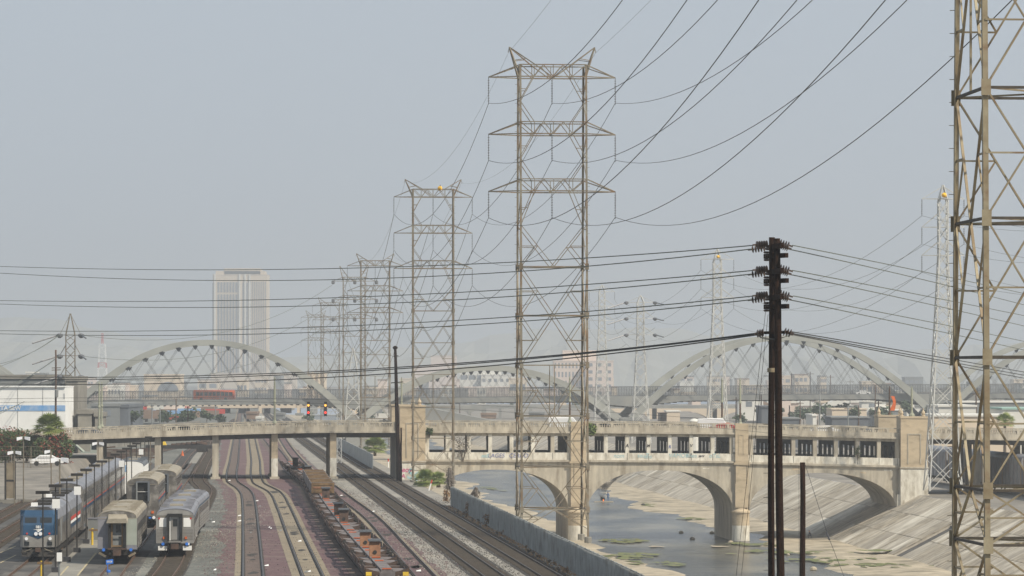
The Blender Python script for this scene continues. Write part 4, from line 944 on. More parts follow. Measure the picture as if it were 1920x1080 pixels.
RW = [((1486, 460), (1700, 503), (1990, 566)), ((1478, 467), (1700, 517), (1990, 590)), ((1486, 507), (1700, 548), (1990, 606)), ((1478, 514), (1700, 561), (1990, 628)), ((1488, 555), (1700, 595), (1990, 655)), ((1480, 562), (1700, 608), (1990, 672))]
for i, q in enumerate(RW): pxwire(f'line from the wooden pole down to the right edge, {["topmost", "second", "third", "fourth", "fifth", "sixth"][i]} of six', q, 160, 330, .027)
for i, (r0_, r1_, r2_) in enumerate(((622, 659, 710), (625, 664, 716), (627, 668, 722))): pxwire(f'dark lower line falling to the right from the wooden pole, {["upper", "middle", "lower"][i]} of the three', ((1484, r0_), (1700, r1_), (1990, r2_)), 160, 300, .03, 'wire')
for i, (a, b_) in enumerate((((1437, 570), (1378, 1100)), ((1440, 590), (1388, 1100)))): wire(f'thin guy wire dropping left from the double wooden pole, {["left", "right"][i]} one', [U(*a, 160), U(*b_, 172)], .012)
for i, (rr0, rr1) in enumerate(((776, 798), (786, 806), (758, 765))):
    pxwire(f'thin cable strung just above the bridge balustrade, {["upper", "lower", "topmost"][i]}', ((0, 748 + i * 7 if i < 2 else 770), (700, 752 + i * 8), (1500, 800 + 18 * i)), 480, 520, .03, 'wire') if i < 2 else None
sp = wpole('short dark wooden stub pole right of the double pole', 1506, 1504.5, 190, -3, zz_(867, 190), .16, .135)
g_ = wire('guy wire with a turnbuckle slanting down right from the stub pole', [U(1510, 872, 190), U(1552, 1003, 184), U(1590, 1100, 178)], .013)
MB().bar(U(1550, 998, 184), U(1555, 1012, 183.5), .09, n=6).build('turnbuckle', 'steel_dark', g_)
wire('short guy wire hanging down the left side of the stub pole', [U(1498, 874, 190), U(1498.5, 1100, 190)], .012)
# poles further away
bp = wpole('slim black pole leaning slightly in front of the bridge abutment', 748, 741, 532, 0, zz_(655, 532), .38, .2, 'pole')
MB().bar(U(733, 718, 532), U(756, 716, 532), .1, .14).build('cross_beam', 'pole', bp); MB().bar(U(738, 668, 532), U(747, 667, 532), .1, .12).build('cross_beam', 'pole', bp); MB().lathe(U(741, 655, 532), [(.2, 0), (.35, .15), (.35, .35), (.1, .5)], 8).build('cap', 'pole', bp)
wpole('thin dark pole beside the abutment, right of the slim black pole', 752, 752, 530, 0, zz_(802, 530), .14, .12, 'pole')
lp = wpole('brown utility pole with a cross arm in front of the white warehouse', 105, 104.5, 600, 0, zz_(656, 600), .2, .14, 'pole_b')
for r in (690, 694): MB().bar(U(97, r, 600), U(114, r - .5, 600), .12, .12).build('cross_beam', 'pole_b', lp)
MB().lathe(U(106, 745, 599.5), [(.25, 0), (.3, .1), (.3, 1.2), (.2, 1.3)], 8).build('transformer', 'bgrey', lp)
rnd = random.Random(11)
for i, (px, top, Y) in enumerate([(1443, 735, 900), (1519, 697, 1400), (1537, 738, 860), (1557, 703, 1400), (1484, 700, 1500), (1594, 712, 1400), (1641, 722, 1000), (1647, 752, 900), (1635, 716, 1500), (1500, 752, 900), (1427, 740, 960), (1590, 762, 860), (1610, 760, 900), (1380, 745, 1000), (1333, 742, 1000), (1830, 735, 760), (1480, 760, 1000), (300, 765, 900), (330, 748, 1000), (352, 762, 950), (404, 740, 1300), (862, 722, 1400), (1048, 728, 1500), (285, 752, 1100)]):
    o = wpole(['brown pole', 'dark pole', 'grey pole'][i % 3] + ' among the roofs beyond the bridge', px, px, Y, -2, zz_(top, Y), .2, .15, ['pole_b', 'pole', 'bgrey'][i % 3], n=5); o['group'] = 'distant utility poles beyond the bridge, ' + ['brown', 'dark', 'grey'][i % 3]
    if i % 2: MB().bar(U(px - 7, top + 4, Y), U(px + 7, top + 4, Y), .15).build('cross_beam', 'pole_b', o)

# ------------------------------------------------------------------ river fence
def fx(y): return 27.6 - .08 * y
fn = thing('sheet_metal_fence', 'long grey sheet metal fence along the top of the river bank', 'fence', (fx(350), 350, 0))
y = 210.0; h = 2.15
rnd = random.Random(2)
while y < 432:
    z = 0; L = 3.05; m_ = MB(); nn = 10
    tl_ = rnd.uniform(-.03, .03)
    for k_ in range(nn):
        a, b_ = y + L * (k_ + .13) / nn, y + L * (k_ + .87) / nn; off = .13 if k_ % 2 else 0
        m_.add([(fx(a) - off, a, .05), (fx(b_) - off, b_, .05), (fx(b_) - off + tl_, b_, h), (fx(a) - off + tl_, a, h), (fx(a) - off + .04, a, .05), (fx(b_) - off + .04, b_, .05), (fx(b_) - off + .04 + tl_, b_, h), (fx(a) - off + .04 + tl_, a, h)], [(0, 1, 2, 3), (7, 6, 5, 4), (3, 2, 6, 7), (0, 3, 7, 4), (1, 5, 6, 2)])
    m_.add([(fx(y) + .06, y, .05), (fx(y + L) + .06, y + L, .05), (fx(y + L) + .06, y + L, h - .02), (fx(y) + .06, y, h - .02)], [(0, 1, 2, 3)]) if False else None
    MB().add([(fx(y) + .06, y, .05), (fx(y + L) + .06, y + L, .05), (fx(y + L) + .06, y + L, h - .02), (fx(y) + .06, y, h - .02)], [(0, 1, 2, 3)]).build('backing_sheet', 'bdark', fn)
    m_.build('fence_panel', 'fencem', fn); MB().box(fx(y) + .1, fx(y) + .14, y, y + L, .1, h - .1) if False else None; MB().box(fx(y) - .09, fx(y) + .05, y - .07, y + .07, 0, h + .12).build('post', 'fencem', fn)
    y += L
MB().tube([(fx(q) + .0, q, h + .05) for q in (210, 300, 350, 400, 432)], .04).build('top_rail', 'fencem', fn)
f2 = thing('sheet_metal_fence', 'grey fence beyond the bridge beside the fan palm', 'fence', (fx(640), 640, 0))
y = 600.
while y < 800: MB().add([(fx(y) - 2, y, 0), (fx(y + 6) - 2, y + 5.8, 0), (fx(y + 6) - 2, y + 5.8, 2.4), (fx(y) - 2, y, 2.4), (fx(y) - 1.9, y, 0), (fx(y + 6) - 1.9, y + 5.8, 0), (fx(y + 6) - 1.9, y + 5.8, 2.4), (fx(y) - 1.9, y, 2.4)], [(0, 1, 2, 3), (7, 6, 5, 4), (3, 2, 6, 7), (0, 3, 7, 4)]).build('fence_panel', 'fencem', f2); y += 6
# markers
def marker(label, px, row, hpx, lean=0):
    p = G(px, row); s_ = F / p.y; h_ = hpx / s_; q = p + Vector((lean / s_, 0, h_)); o = thing('track_marker', label, 'marker post', p)
    MB().bar(p, p.lerp(q, .68), .2, n=6).build('lower_part', 'white', o); MB().bar(p.lerp(q, .68), q, .22, n=6).build('red_top', 'red', o)
marker('red and white marker post standing at the left foot of the tallest pylon', 969, 1012, 26); marker('red and white marker post leaning beside the fan palms at the fence', 804, 920, 20, 6); marker('red and white marker post under the bridge next to the abutment', 728, 877, 17)

# ------------------------------------------------------------------ plants
def leaves(c, rx, ry, rz_, n, size, seed, hollow=.35, flat=.5):
    rd = random.Random(seed); m_ = MB(); c = Vector(c)
    lobes = [(Vector((rd.uniform(-.55, .55), rd.uniform(-.5, .5), rd.uniform(-.3, .65))), rd.uniform(.3, .6)) for _ in range(9)]
    for _ in range(n):
        lc, lr = rd.choice(lobes); d = Vector((rd.gauss(0, 1), rd.gauss(0, 1), rd.gauss(0, 1))).normalized() * lr * rd.random() ** .4
        p = lc + d; p = Vector((p.x * rx, p.y * ry, max(-.95, p.z) * rz_)) + c
        a = Vector((rd.uniform(-1, 1), rd.uniform(-1, 1), rd.uniform(-.5, .5))).normalized() * size * rd.uniform(.5, 1.2); b_ = a.cross(Vector((rd.uniform(-1, 1), rd.uniform(-1, 1), rd.uniform(-1, 1)))).normalized() * size * .5
        m_.add([p - a, p + b_, p + a, p - b_], [(0, 1, 2, 3)])
    return m_
def bush(label, c, rx, ry, rz_, n, size, m, seed, name='bush', cat='bush', extra=None, group=None):
    o = thing(name, label, cat, (c[0], c[1], c[2] - rz_ * .9), 0, group); base = Vector((c[0], c[1], c[2] - rz_ * .9)); rd = random.Random(seed)
    st = MB()
    for k_ in range(5): st.bar(base, Vector(c) + Vector((rd.uniform(-.5, .5) * rx, rd.uniform(-.5, .5) * ry, rd.uniform(-.2, .5) * rz_)), .09 * rz_ / 2 + .02, w2=.02)
    st.build('stem', 'trunk', o, kind='stuff'); leaves(c, rx, ry, rz_, n, size, seed).build('foliage', m, o, kind='stuff')
    if extra: leaves(c, rx * 1.02, ry * 1.02, rz_ * 1.02, extra[1], size * .8, seed + 1).build('blossom', extra[0], o, kind='stuff')
    return o
def fan(m_, c, d, L, rd, n=11, droop=.3):
    """one palm frond: stalk and spread blades"""
    d = d.normalized(); e = c + d * L * .5; m_.bar(c, e, .03); side = d.cross(Vector((0, 0, 1))).normalized() if abs(d.z) < .97 else Vector((1, 0, 0)); up = side.cross(d)
    for k_ in range(n):
        t = lerp(-1.25, 1.25, k_ / (n - 1)); q = (d * math.cos(t) + side * math.sin(t)).normalized(); tipp = e + q * L * .55 + Vector((0, 0, -droop * L * (.35 + abs(t) * .2)))
        w_ = up.cross(q) * L * .035; mid = e.lerp(tipp, .5) + Vector((0, 0, .06 * L)); m_.add([e, mid - w_, tipp, mid + w_], [(0, 1, 2, 3)])
def palm(label, base, h, R_, n, m='leaf_y', trunk_r=.3, seed=1, lean=(0, 0), skirt=0):
    base = Vector(base); o = thing('fan_palm', label, 'palm tree', base); rd = random.Random(seed); top = base + Vector((lean[0], lean[1], h))
    MB().tube([base.lerp(top, t) for t in (0, .3, .6, 1)], trunk_r, 9, trunk_r * .8).build('trunk', 'trunk', o)
    m_ = MB()
    for _ in range(n):
        az = rd.uniform(0, 6.28); el = math.asin(rd.uniform(-.35, 1)); fan(m_, top, Vector((math.cos(az) * math.cos(el), math.sin(az) * math.cos(el), math.sin(el))), R_ * rd.uniform(.8, 1.1), rd)
    m_.build('crown', m, o, kind='stuff')
    if skirt:
        m_ = MB()
        for _ in range(skirt):
            az = rd.uniform(0, 6.28); zz0 = rd.uniform(.35, 1) * h; p = base + (top - base) * (zz0 / h); q = p + Vector((math.cos(az) * rd.uniform(.4, .8), math.sin(az) * rd.uniform(.4, .8), -rd.uniform(.8, 1.7))); w_ = Vector((-math.sin(az), math.cos(az), 0)) * .12; m_.add([p, q - w_, q + w_], [(0, 1, 2)])
        m_.build('dead_frond', 'dry', o, kind='stuff')
    return o
pb = U(92, 860, 518); palm('tall fan palm rising out of the red flowering hedge at the left', (pb.x, 518, 1.0), zz_(803, 518) - 1, 2.5, 90, seed=4, trunk_r=.35, skirt=60)
pb = G(703, 855); palm('short bushy fan palm beside the grey fence under the bridge', pb, 1.6, 2.6, 90, seed=5)
pb = G(797, 912); palm('low green fan palm at the fence end in front of the left bridge tower', pb, .7, 1.9, 70, seed=6); pb = G(822, 914); palm('low green fan palm right of its twin, beside the dead palm trunk', pb, .9, 1.5, 55, seed=7)
def deadpalm(label, base, top, r, seed):
    base, top = Vector(base), Vector(top); o = thing('dead_palm', label, 'dead palm', base); rd = random.Random(seed); MB().tube([base.lerp(top, t) for t in (0, .5, 1)], r * .45, 8, r * .3).build('trunk', 'dry', o); m_ = MB()
    d = (top - base); L = d.length
    for _ in range(240):
        t = rd.uniform(.08, 1.02); p = base + d * t; az = rd.uniform(0, 6.28); rr = r * (1.1 - .45 * t); q = p + Vector((math.cos(az) * rr, math.sin(az) * rr, -rd.uniform(.4, 1.0))); w_ = Vector((-math.sin(az), math.cos(az), 0)) * .07; m_.add([p, q - w_, q + w_], [(0, 1, 2)])
    m_.build('frond_skirt', 'dry', o, kind='stuff')
b_ = G(842, 918); deadpalm('upright dead palm trunk wrapped in grey hanging fronds at the fence end', b_, b_ + Vector((.1, 0, 2.9)), .85, 1)
b_ = G(869, 956); deadpalm('leaning dead palm with a shaggy grey skirt, tilted over the fence', b_, b_ + Vector((1.5, -.6, 2.5)), .7, 2)
for i, (px, row, r, lb) in enumerate([(841, 943, .85, 'round brown tumbleweed at the start of the sheet metal fence'), (882, 966, .75, 'dry brown bush below the leaning dead palm'), (904, 974, .5, 'smallest dry weed clump along the fence'), (920, 987, .85, 'largest brown weed clump, against the fence panels')]):
    p = G(px, row); bush(lb, (p.x, p.y, r * .8), r, r, r, 520, .11, 'dryb', 20 + i, 'dry_bush')
for i in range(26):
    y = rnd.uniform(282, 420); p = Vector((fx(y) - rnd.uniform(.2, 1.0), y, .12)); r = rnd.uniform(.12, .3); bush('small tuft of dry weeds at the foot of the sheet metal fence', (p.x, p.y, r * .7), r, r, r, 40, .07, 'dryb' if i % 2 else 'dry', 60 + i, 'weed_tuft', 'weeds', group='weed tufts along the fence')
# red flowering hedge at the left
for i, (px, row, Y, rx, rz_) in enumerate([(-12, 838, 520, 3.4, 3.0), (22, 842, 519, 2.6, 2.6), (48, 840, 521, 2.5, 2.7), (74, 842, 519, 2.2, 2.4), (104, 846, 517, 2.3, 2.6), (118, 858, 514, 1.5, 2.2), (30, 828, 535, 2.6, 2.0), (85, 850, 510, 2.2, 2.0)]):
    p = U(px, row, Y); bush(['leftmost flowering shrub of the hedge, cut by the photo edge', 'red flowering shrub second from the left edge in the hedge', 'red flowering shrub left of the palm', 'dark flowering shrub right under the palm crown', 'flowering shrub right of the palm, under the bridge end', 'rightmost small shrub of the flowering hedge', 'flowering shrub at the back of the hedge near the balustrade', 'low shrub in front of the palm trunk'][i], p, rx, 2.2, rz_, 2600, .2, 'leaf', 100 + i, 'flowering_shrub', 'shrub', ('leaf_r', 750))
p = Vector(bt(T_(1108), -.6, ZR(806))); p = U(1108, 806, BY - .5); bush('bright green shrub growing out of the bridge above the left river pier', p, 1.2, .9, 1.15, 900, .17, 'leaf_b', 201, 'shrub', 'shrub')
p = U(805, 811, BY - .5); bush('small green shrub growing from the bridge cornice beside the left end tower', p, .75, .6, .9, 420, .14, 'leaf', 202, 'shrub', 'shrub')
p = U(868, 838, BY - .4); bush('straggly dry creeper hanging in the first bays of the bridge', p, 1.7, .5, 2.4, 420, .13, 'dry', 203, 'creeper', 'creeper')
p = U(1608, 848, BY - .3); bush('thin green weed growing in a bay near the right end of the bridge', p, .5, .4, 1.3, 160, .13, 'leaf', 204, 'weed', 'weed')

# ------------------------------------------------------------------ trains
def hull(x0, x1, sec, m, name, o, y0=0, y1=0):
    return MB().loft([[(a, y0, z) for a, z in sec], [(a, y1, z) for a, z in sec]]).build(name, m, o, world=False)
def section(w_, z0, ze, zt, n=8):
    """body outline: straight sides from z0 to ze, roof arched up to zt"""
    h = w_ / 2; pts = [(-h, z0), (h, z0), (h, ze)]
    for k_ in range(1, n): t = math.pi * k_ / n; pts.append((h * math.cos(t), ze + (zt - ze) * math.sin(t) ** .75))
    return pts + [(-h, ze)]
def roofsec(w_, ze, zt, n=10):
    h = w_ / 2 + .015; top = [(h * math.cos(math.pi * k_ / n), ze + .012 + (zt - ze + .02) * math.sin(math.pi * k_ / n) ** .75 if 0 < k_ < n else ze) for k_ in range(n + 1)]
    return top + [(x * .97, z - .06) for x, z in reversed(top)]
def bogie(o, y, w_=2.5):
    m_ = MB().box(-1.15, 1.15, y - 1.5, y + 1.5, .45, .75)
    for s_ in (-1, 1): m_.box(s_ * 1.12 - .09, s_ * 1.12 + .09, y - 1.7, y + 1.7, .38, .72)
    t = m_.build('bogie', 'dark', o, world=False)
    for s_ in (-1, 1):
        for e in (-1.15, 1.15): MB().lathe((s_ * .76, y + e, .62), [(.46, -.07), (.46, .05), (.3, .07)], 14, 'x').build('wheel', 'rust', t, world=False)
def passenger_car(label, x, y, rz, zt, kind='coach', bodym='stainless', roofm='silver', L=25.9, group=None, end='dark'):
    """front end at local y=0, running away along +y"""
    o = thing('railway_coach', label, 'railway coach', (0, 0, 0), 0, group); ze = zt - .62; w_ = 3.1
    hull(0, 0, section(w_, 1.0 if zt < 4.5 else .55, ze, zt), bodym, 'body', o, 0, L); hull(0, 0, roofsec(w_, ze, zt), roofm, 'roof', o, -.02, L + .02)
    MB().box(-1.2, 1.2, 2, L - 2, .5, 1.0).build('underframe', 'dark', o, world=False)
    for q in (3.2, L - 3.2): bogie(o, q)
    tall = zt > 4.5
    for s_ in (-1, 1):
        X = s_ * w_ / 2
        def panel(y0, y1, z0, z1, m_, nm, pr=.012): MB().box(min(X, X + s_ * pr), max(X, X + s_ * pr), y0, y1, z0, z1).build(nm, m_, o, world=False)
        if tall:
            panel(.6, L - .6, 2.62, 2.7, 'red', 'stripe_red'); panel(.6, L - .6, 2.3, 2.55, 'blue', 'stripe_blue'); panel(.3, L - .3, 4.0, 4.06, 'stainless_d', 'belt_rib', .03); panel(.3, L - .3, 1.9, 1.95, 'stainless_d', 'belt_rib', .03)
            for k_ in range(10): panel(1.6 + k_ * 2.32, 3.3 + k_ * 2.32, 3.1, 3.85, 'glass', 'window')
            for k_ in (0, 1, 2, 5, 7, 8): panel(2.2 + k_ * 2.5, 3.3 + k_ * 2.5, 1.3, 1.85, 'glass', 'window')
            panel(11.4, 12.6, .75, 2.2, 'stainless_d', 'door', .03); panel(1.5, 6.0, .75, 1.0, 'bdark', 'louvre')
        else:
            for k_ in range(11): panel(2.4 + k_ * 1.98, 3.7 + k_ * 1.98, 2.35, 2.95, 'glass', 'window')
            for z in (1.25, 1.5, 1.75, 2.0): panel(.3, L - .3, z, z + .05, 'stainless_d', 'corrugation', .03)
            panel(.5, 1.4, 1.2, 3.0, 'stainless_d', 'door', .03); panel(.2, L - .2, 3.05, 3.18, 'blue' if bodym == 'stainless' else bodym, 'letterboard', .014)
    for k_ in range(1, 9): MB().box(-.6 if tall else -1.3, .6 if tall else 1.3, k_ * 2.9, k_ * 2.9 + .04, zt - (.04 if tall else .36), zt + .035 - (.0 if tall else .0)).build('roof_seam', roofm, o, world=False)
    for k_ in ((5, 12, 19) if tall else (6, 18)): MB().box(-.55, .55, k_, k_ + 1.3, zt - .1, zt + .17).build('roof_vent', 'grime', o, world=False)
    return o
def end_details(o, zt, style):
    """door, diaphragm, lamps and coupler on the near end"""
    zf = 1.25 if zt < 4.5 else 2.75; e = MB
    if style == 'white':
        e().box(-.62, -.45, -.35, -.02, 1.2, 3.28).build('diaphragm', 'blackm', o, world=False); e().box(.45, .62, -.35, -.02, 1.2, 3.28).build('diaphragm', 'blackm', o, world=False); e().box(-.62, .62, -.35, -.02, 3.282, 3.45).build('diaphragm', 'blackm', o, world=False)
        d = e().box(-.32, .32, -.1, -.02, 1.3, 3.2).build('end_door', 'stainless', o, world=False); e().box(-.16, .2, -.12, -.1, 2.4, 3.0).build('door_window', 'glass', d, world=False)
        e().box(-.44, -.33, -.06, -.01, 1.25, 3.2).build('door_jamb', 'white', o, world=False); e().box(.33, .44, -.06, -.01, 1.25, 3.2).build('door_jamb', 'bgrey', o, world=False)
        e().box(-.52, .52, -.4, -.0, 1.08, 1.2).build('threshold', 'stainless', o, world=False)
        for s_ in (-1, 1):
            e().box(s_ * 1.0 - .3, s_ * 1.0 + .3, -.03, -.0, 2.35, 3.1).build('end_panel', 'white', o, world=False); e().box(s_ * 1.02 - .36, s_ * 1.02 + .36, -.06, .3, .42, .78).build('step_box', 'white', o, world=False)
            e().lathe((s_ * 1.3, -.02, 3.05), [(.08, -.03), (.08, .03)], 10, 'y').build('marker_lamp', 'red', o, world=False); e().box(s_ * .9 - .09, s_ * .9 + .09, -.1, -.01, 1.35, 1.55).build('orange_reflector', 'orange', o, world=False)
            e().lathe((s_ * .98, -.12, .95), [(.13, -.08), (.13, .08)], 10, 'y').build('cable_socket', 'bluelt', o, world=False)
        for z in [1.3 + .12 * k_ for k_ in range(8)]: e().box(-1.5, -.66, -.012, 0, z, z + .03).build('end_rib', 'stainless_d', o, world=False); e().box(.66, 1.5, -.012, 0, z, z + .03).build('end_rib', 'stainless_d', o, world=False)
        e().box(-1.45, 1.45, -.05, .02, 3.28, 3.3).build('end_trim', 'stainless_d', o, world=False); e().box(1.02, 1.2, -.16, -.02, .85, 1.02).build('end_lamp', 'white', o, world=False)
    elif style == 'grey':
        h = 1.55; e().box(-h, -.72, -.03, 0, 1.05, 3.6).build('grey_panel', 'greyp', o, world=False); e().box(.72, h, -.03, 0, 1.35, 3.5).build('green_panel', 'greenp', o, world=False); e().box(.72, h, -.032, 0, 1.0, 1.345).build('primer_patch', 'greyp', o, world=False)
        e().box(-.7, -.5, -.45, -.02, 1.15, 3.2).build('diaphragm', 'blackm', o, world=False); e().box(.5, .7, -.45, -.02, 1.15, 3.2).build('diaphragm', 'blackm', o, world=False)
        e().loft([[(-.85, y, z), (.85, y, z), (.7, y, z + .35), (-.7, y, z + .35)] for y, z in ((-.75, 3.12), (-.3, 3.3), (0, 3.45))]).build('canvas_hood', 'grime', o, world=False)
        e().box(-.48, -.36, -.3, -.22, 1.2, 3.1).build('plank', 'tanwood', o, world=False); e().box(.34, .46, -.3, -.22, 1.2, 3.1).build('plank', 'tanwood', o, world=False)
        e().box(-.36, .34, -.3, -.24, 2.05, 2.12).build('rail_bar', 'stainless', o, world=False); e().box(-.36, .34, -.3, -.24, 1.22, 1.34).build('plank', 'tanwood', o, world=False)
        d = e().box(-.36, .34, -.08, -.02, 1.2, 3.1).build('end_door', 'bgrey', o, world=False); e().box(-.12, .26, -.1, -.08, 2.35, 2.95).build('door_window', 'glass', d, world=False)
        e().box(-.75, .75, -.5, -.0, 1.0, 1.14).build('threshold', 'rust', o, world=False)
        for s_ in (-1, 1): e().lathe((s_ * 1.08, -.15, .98), [(.13, -.08), (.13, .08)], 10, 'y').build('cable_socket', 'bluelt', o, world=False); e().bar((s_ * 1.45, -.2, .75), (s_ * .9, -.3, .45), .16).build('step', 'galv', o, world=False)
    elif style == 'hilevel':
        e().box(-.62, .62, -.06, -.0, 2.5, 4.25).build('open_doorway', 'blackm', o, world=False); e().box(-.64, -.5, -.4, -.062, 2.45, 4.3).build('diaphragm', 'bgrey', o, world=False); e().box(.5, .7, -.4, -.062, 2.45, 4.3).build('diaphragm', 'bdark', o, world=False); e().box(-.66, .68, -.38, -.062, 4.302, 4.42).build('diaphragm', 'bdark', o, world=False)
        e().box(-.5, .5, -.2, -.14, 3.38, 3.42).build('safety_bar', 'white', o, world=False)
        e().box(.85, 1.1, -.08, -.0, 1.25, 1.5).build('orange_reflector', 'orange', o, world=False); e().lathe((1.1, -.2, .85), [(.16, -.1), (.16, .1)], 10, 'y').build('end_lamp', 'lamp', o, world=False); e().box(.6, .85, -.15, -.0, .75, .9).build('cable_socket', 'bluelt', o, world=False)
    m_ = MB().box(-.22, .22, -.75, .1, .62, .95).box(-.32, .32, -.95, -.7, .55, 1.0); m_.build('coupler', 'rust', o, world=False); e().tube([(-.5, -.1, 1.0), (-.6, -.5, .6), (-.3, -.8, .5), (-.1, -.9, .62)], .04).build('hose', 'blackm', o, world=False); e().box(-1.2, 1.2, -.02, .4, .55, 1.0).build('end_sill', 'dark', o, world=False)
    e().box(-1.5, 1.5, -.05, .05, zt - .66, zt - .62).build('end_trim', 'grime', o, world=False)
RK = math.atan(-KT)
def locomotive(label, x, y, silver=False):
    o = thing('locomotive', label, 'locomotive', (0, 0, 0)); L = 21.0; w_ = 3.05
    sec = lambda k_, zt: [(-1.5 * k_, 1.0), (1.5 * k_, 1.0), (1.52 * k_, 3.2), (1.3 * k_, 3.85), (.75 * k_, zt), (-.75 * k_, zt), (-1.3 * k_, 3.85), (-1.52 * k_, 3.2)]
    MB().loft([[(a, 1.1 if not silver else .4, z) for a, z in sec(1, 4.2)], [(a, L, z) for a, z in sec(1, 4.2)]]).build('body', 'stainless_d', o, world=False)
    rs = [(1.53, 3.2), (1.31, 3.87), (.76, 4.23), (-.76, 4.23), (-1.31, 3.87), (-1.53, 3.2), (-1.45, 3.15), (0, 4.1), (1.45, 3.15)]
    MB().loft([[(a, 1.1, z) for a, z in rs[:6] + [(-1.2, 3.6), (1.2, 3.6)]], [(a, L, z) for a, z in rs[:6] + [(-1.2, 3.6), (1.2, 3.6)]]]).build('roof', 'silver', o, world=False)
    if not silver:
        # raked nose in facets: lower silver face, blue face and windscreen
        n0 = [(-1.25, .25, 1.0), (1.25, .25, 1.0), (1.5, 1.1, 1.0), (-1.5, 1.1, 1.0)]
        def nose(z0, y0, z1, y1, nm, m_, hw0=1.22, hw1=1.22, sy=1.12):
            MB().add([(-hw0, y0, z0), (hw0, y0, z0), (hw1, y1, z1), (-hw1, y1, z1), (-1.5, sy, z0), (1.5, sy, z0), (1.5, sy, z1), (-1.5, sy, z1)], [(0, 1, 2, 3), (4, 0, 3, 7), (1, 5, 6, 2), (3, 2, 6, 7), (0, 4, 5, 1)]).build(nm, m_, o, world=False)
        nose(1.0, .05, 1.95, .0, 'lower_nose', 'stainless'); nose(1.955, .0, 2.75, .12, 'blue_nose', 'blue'); nose(2.755, .12, 3.5, .55, 'windscreen_frame', 'blue'); nose(3.505, .55, 3.95, .95, 'brow', 'blue', 1.22, 1.1)
        MB().add([(-.8, -.012, 1.96), (.8, -.012, 1.96), (0, -.03, 1.68)], [(0, 1, 2)]).build('blue_point', 'blue', o, world=False)
        for s_ in (-1, 1):
            a, b_ = sorted((s_ * .14, s_ * 1.08)); MB().add([(a, .24 - .02, 2.95), (b_, .24 - .02, 2.95), (b_, .46 - .02, 3.38), (a, .46 - .02, 3.38)], [(0, 1, 2, 3)]).build('windscreen', 'glass', o, world=False)
            MB().lathe((s_ * .18, -.04, 2.08), [(.15, -.05), (.15, .05)], 12, 'y').build('headlight', 'lamp', o, world=False)
            MB().lathe((s_ * .95, -.03, 1.68), [(.13, -.04), (.13, .04)], 12, 'y').build('ditch_light', 'lamp', o, world=False); MB().box(s_ * .92 - .2, s_ * .92 + .2, -.02, .03, 1.15, 1.45).build('number_board', 'glass', o, world=False)
            MB().lathe((s_ * .9, .0, 2.1), [(.08, -.04), (.08, .04)], 10, 'y').build('marker_lamp', 'red', o, world=False)
            MB().bar((s_ * .5, -.25, .9), (s_ * 1.3, -.1, .55), .06).build('handrail', 'galv', o, world=False); MB().box(s_ * 1.1 - .25, s_ * 1.1 + .25, -.25, .3, .5, .62).build('step', 'dark', o, world=False)
        MB().loft([[(-1.3, -.25, .25), (1.3, -.25, .25), (1.3, .2, .25), (-1.3, .2, .25)], [(-1.3, -.05, .8), (1.3, -.05, .8), (1.3, .2, .8), (-1.3, .2, .8)]]).build('snow_plough', 'dark', o, world=False)
        text('181', 'white', Vector((0, .03 - .035, 2.62)), .3, o, name='number', shear=0, bold=.012); o_n = KIDS(o)[-1]
        MB().add([(-.42, .045, 2.42), (.5, .045, 2.5), (.2, .035, 2.36)], [(0, 1, 2)]).build('arrow_emblem', 'white', o, world=False); MB().add([(-.15, .03, 2.34), (.25, .03, 2.36), (0, .01, 2.22)], [(0, 1, 2)]).build('arrow_emblem', 'white', o, world=False)
    for s_ in (-1, 1):
        X = s_ * 1.512
        for z, m_, z1 in ((2.25, 'red', 2.55), (1.98, 'white', 2.2), (1.62, 'blue', 1.95)):
            if silver: MB().box(min(X, X + s_ * .012), max(X, X + s_ * .012), 1, 18, z, z1).build('stripe', m_, o, world=False)
        if not silver: MB().box(min(X, X + s_ * .012), max(X, X + s_ * .012), 1.9, 3.2, 2.6, 3.15).build('cab_window', 'glass', o, world=False); MB().box(min(X, X + s_ * .02), max(X, X + s_ * .02), 5.2, 7.2, 1.2, 3.1).build('grille', 'bgrey', o, world=False)
        for k_ in range(3): MB().box(min(X, X + s_ * .02), max(X, X + s_ * .02), 9 + k_ * 3.2, 11.4 + k_ * 3.2, 2.65, 3.15).build('grille', 'bdark', o, world=False)
    for q, ln in ((4.5, 1.6), (11, 3), (16.5, 2)): MB().box(-.75, .75, q, q + ln, 4.2, 4.42).build('roof_fan', 'dark', o, world=False)
    MB().box(-.7, -.2, 2.0, 2.8, 4.2, 4.5).build('horn_box', 'white', o, world=False); MB().box(-1.35, 1.35, 1.2, L - 1.2, .45, 1.0).build('fuel_tank', 'dark', o, world=False)
    for q in (3.6, L - 3.6): bogie(o, q)
    MB().box(-.2, .2, -.8, .3, .65, .95).build('coupler', 'rust', o, world=False); o.location = (x, y, .2); o.rotation_euler = (0, 0, RK); return o
locomotive('silver locomotive with a blue nose, headlights and raked windscreen, front of the long train', -38.2, 301)
locomotive('second silver locomotive with red, white and blue stripes, coupled behind the blue-nosed one', tx(-38.2, 323), 323, True)
sl = passenger_car('tall bilevel coach coupled behind the second locomotive, its dark end wall showing', 0, 0, 0, 4.9, bodym='stainless_d', group=None); end_details(sl, 4.9, 'hilevel')
names_ = ['tall bilevel coach coupled behind the second locomotive, its dark end wall showing', 'second bilevel coach behind the locomotives', 'third bilevel coach behind the locomotives', 'last bilevel coach of the long train, beside the blue and white car']
for i in range(4):
    o = sl if i == 0 else copy_tree(sl); y = 345.5 + i * 26.6; o.location = (tx(-38.2, y), y, .2); o.rotation_euler = (0, 0, RK); o['label'] = names_[i]; o['group'] = 'bilevel coaches behind the locomotives'
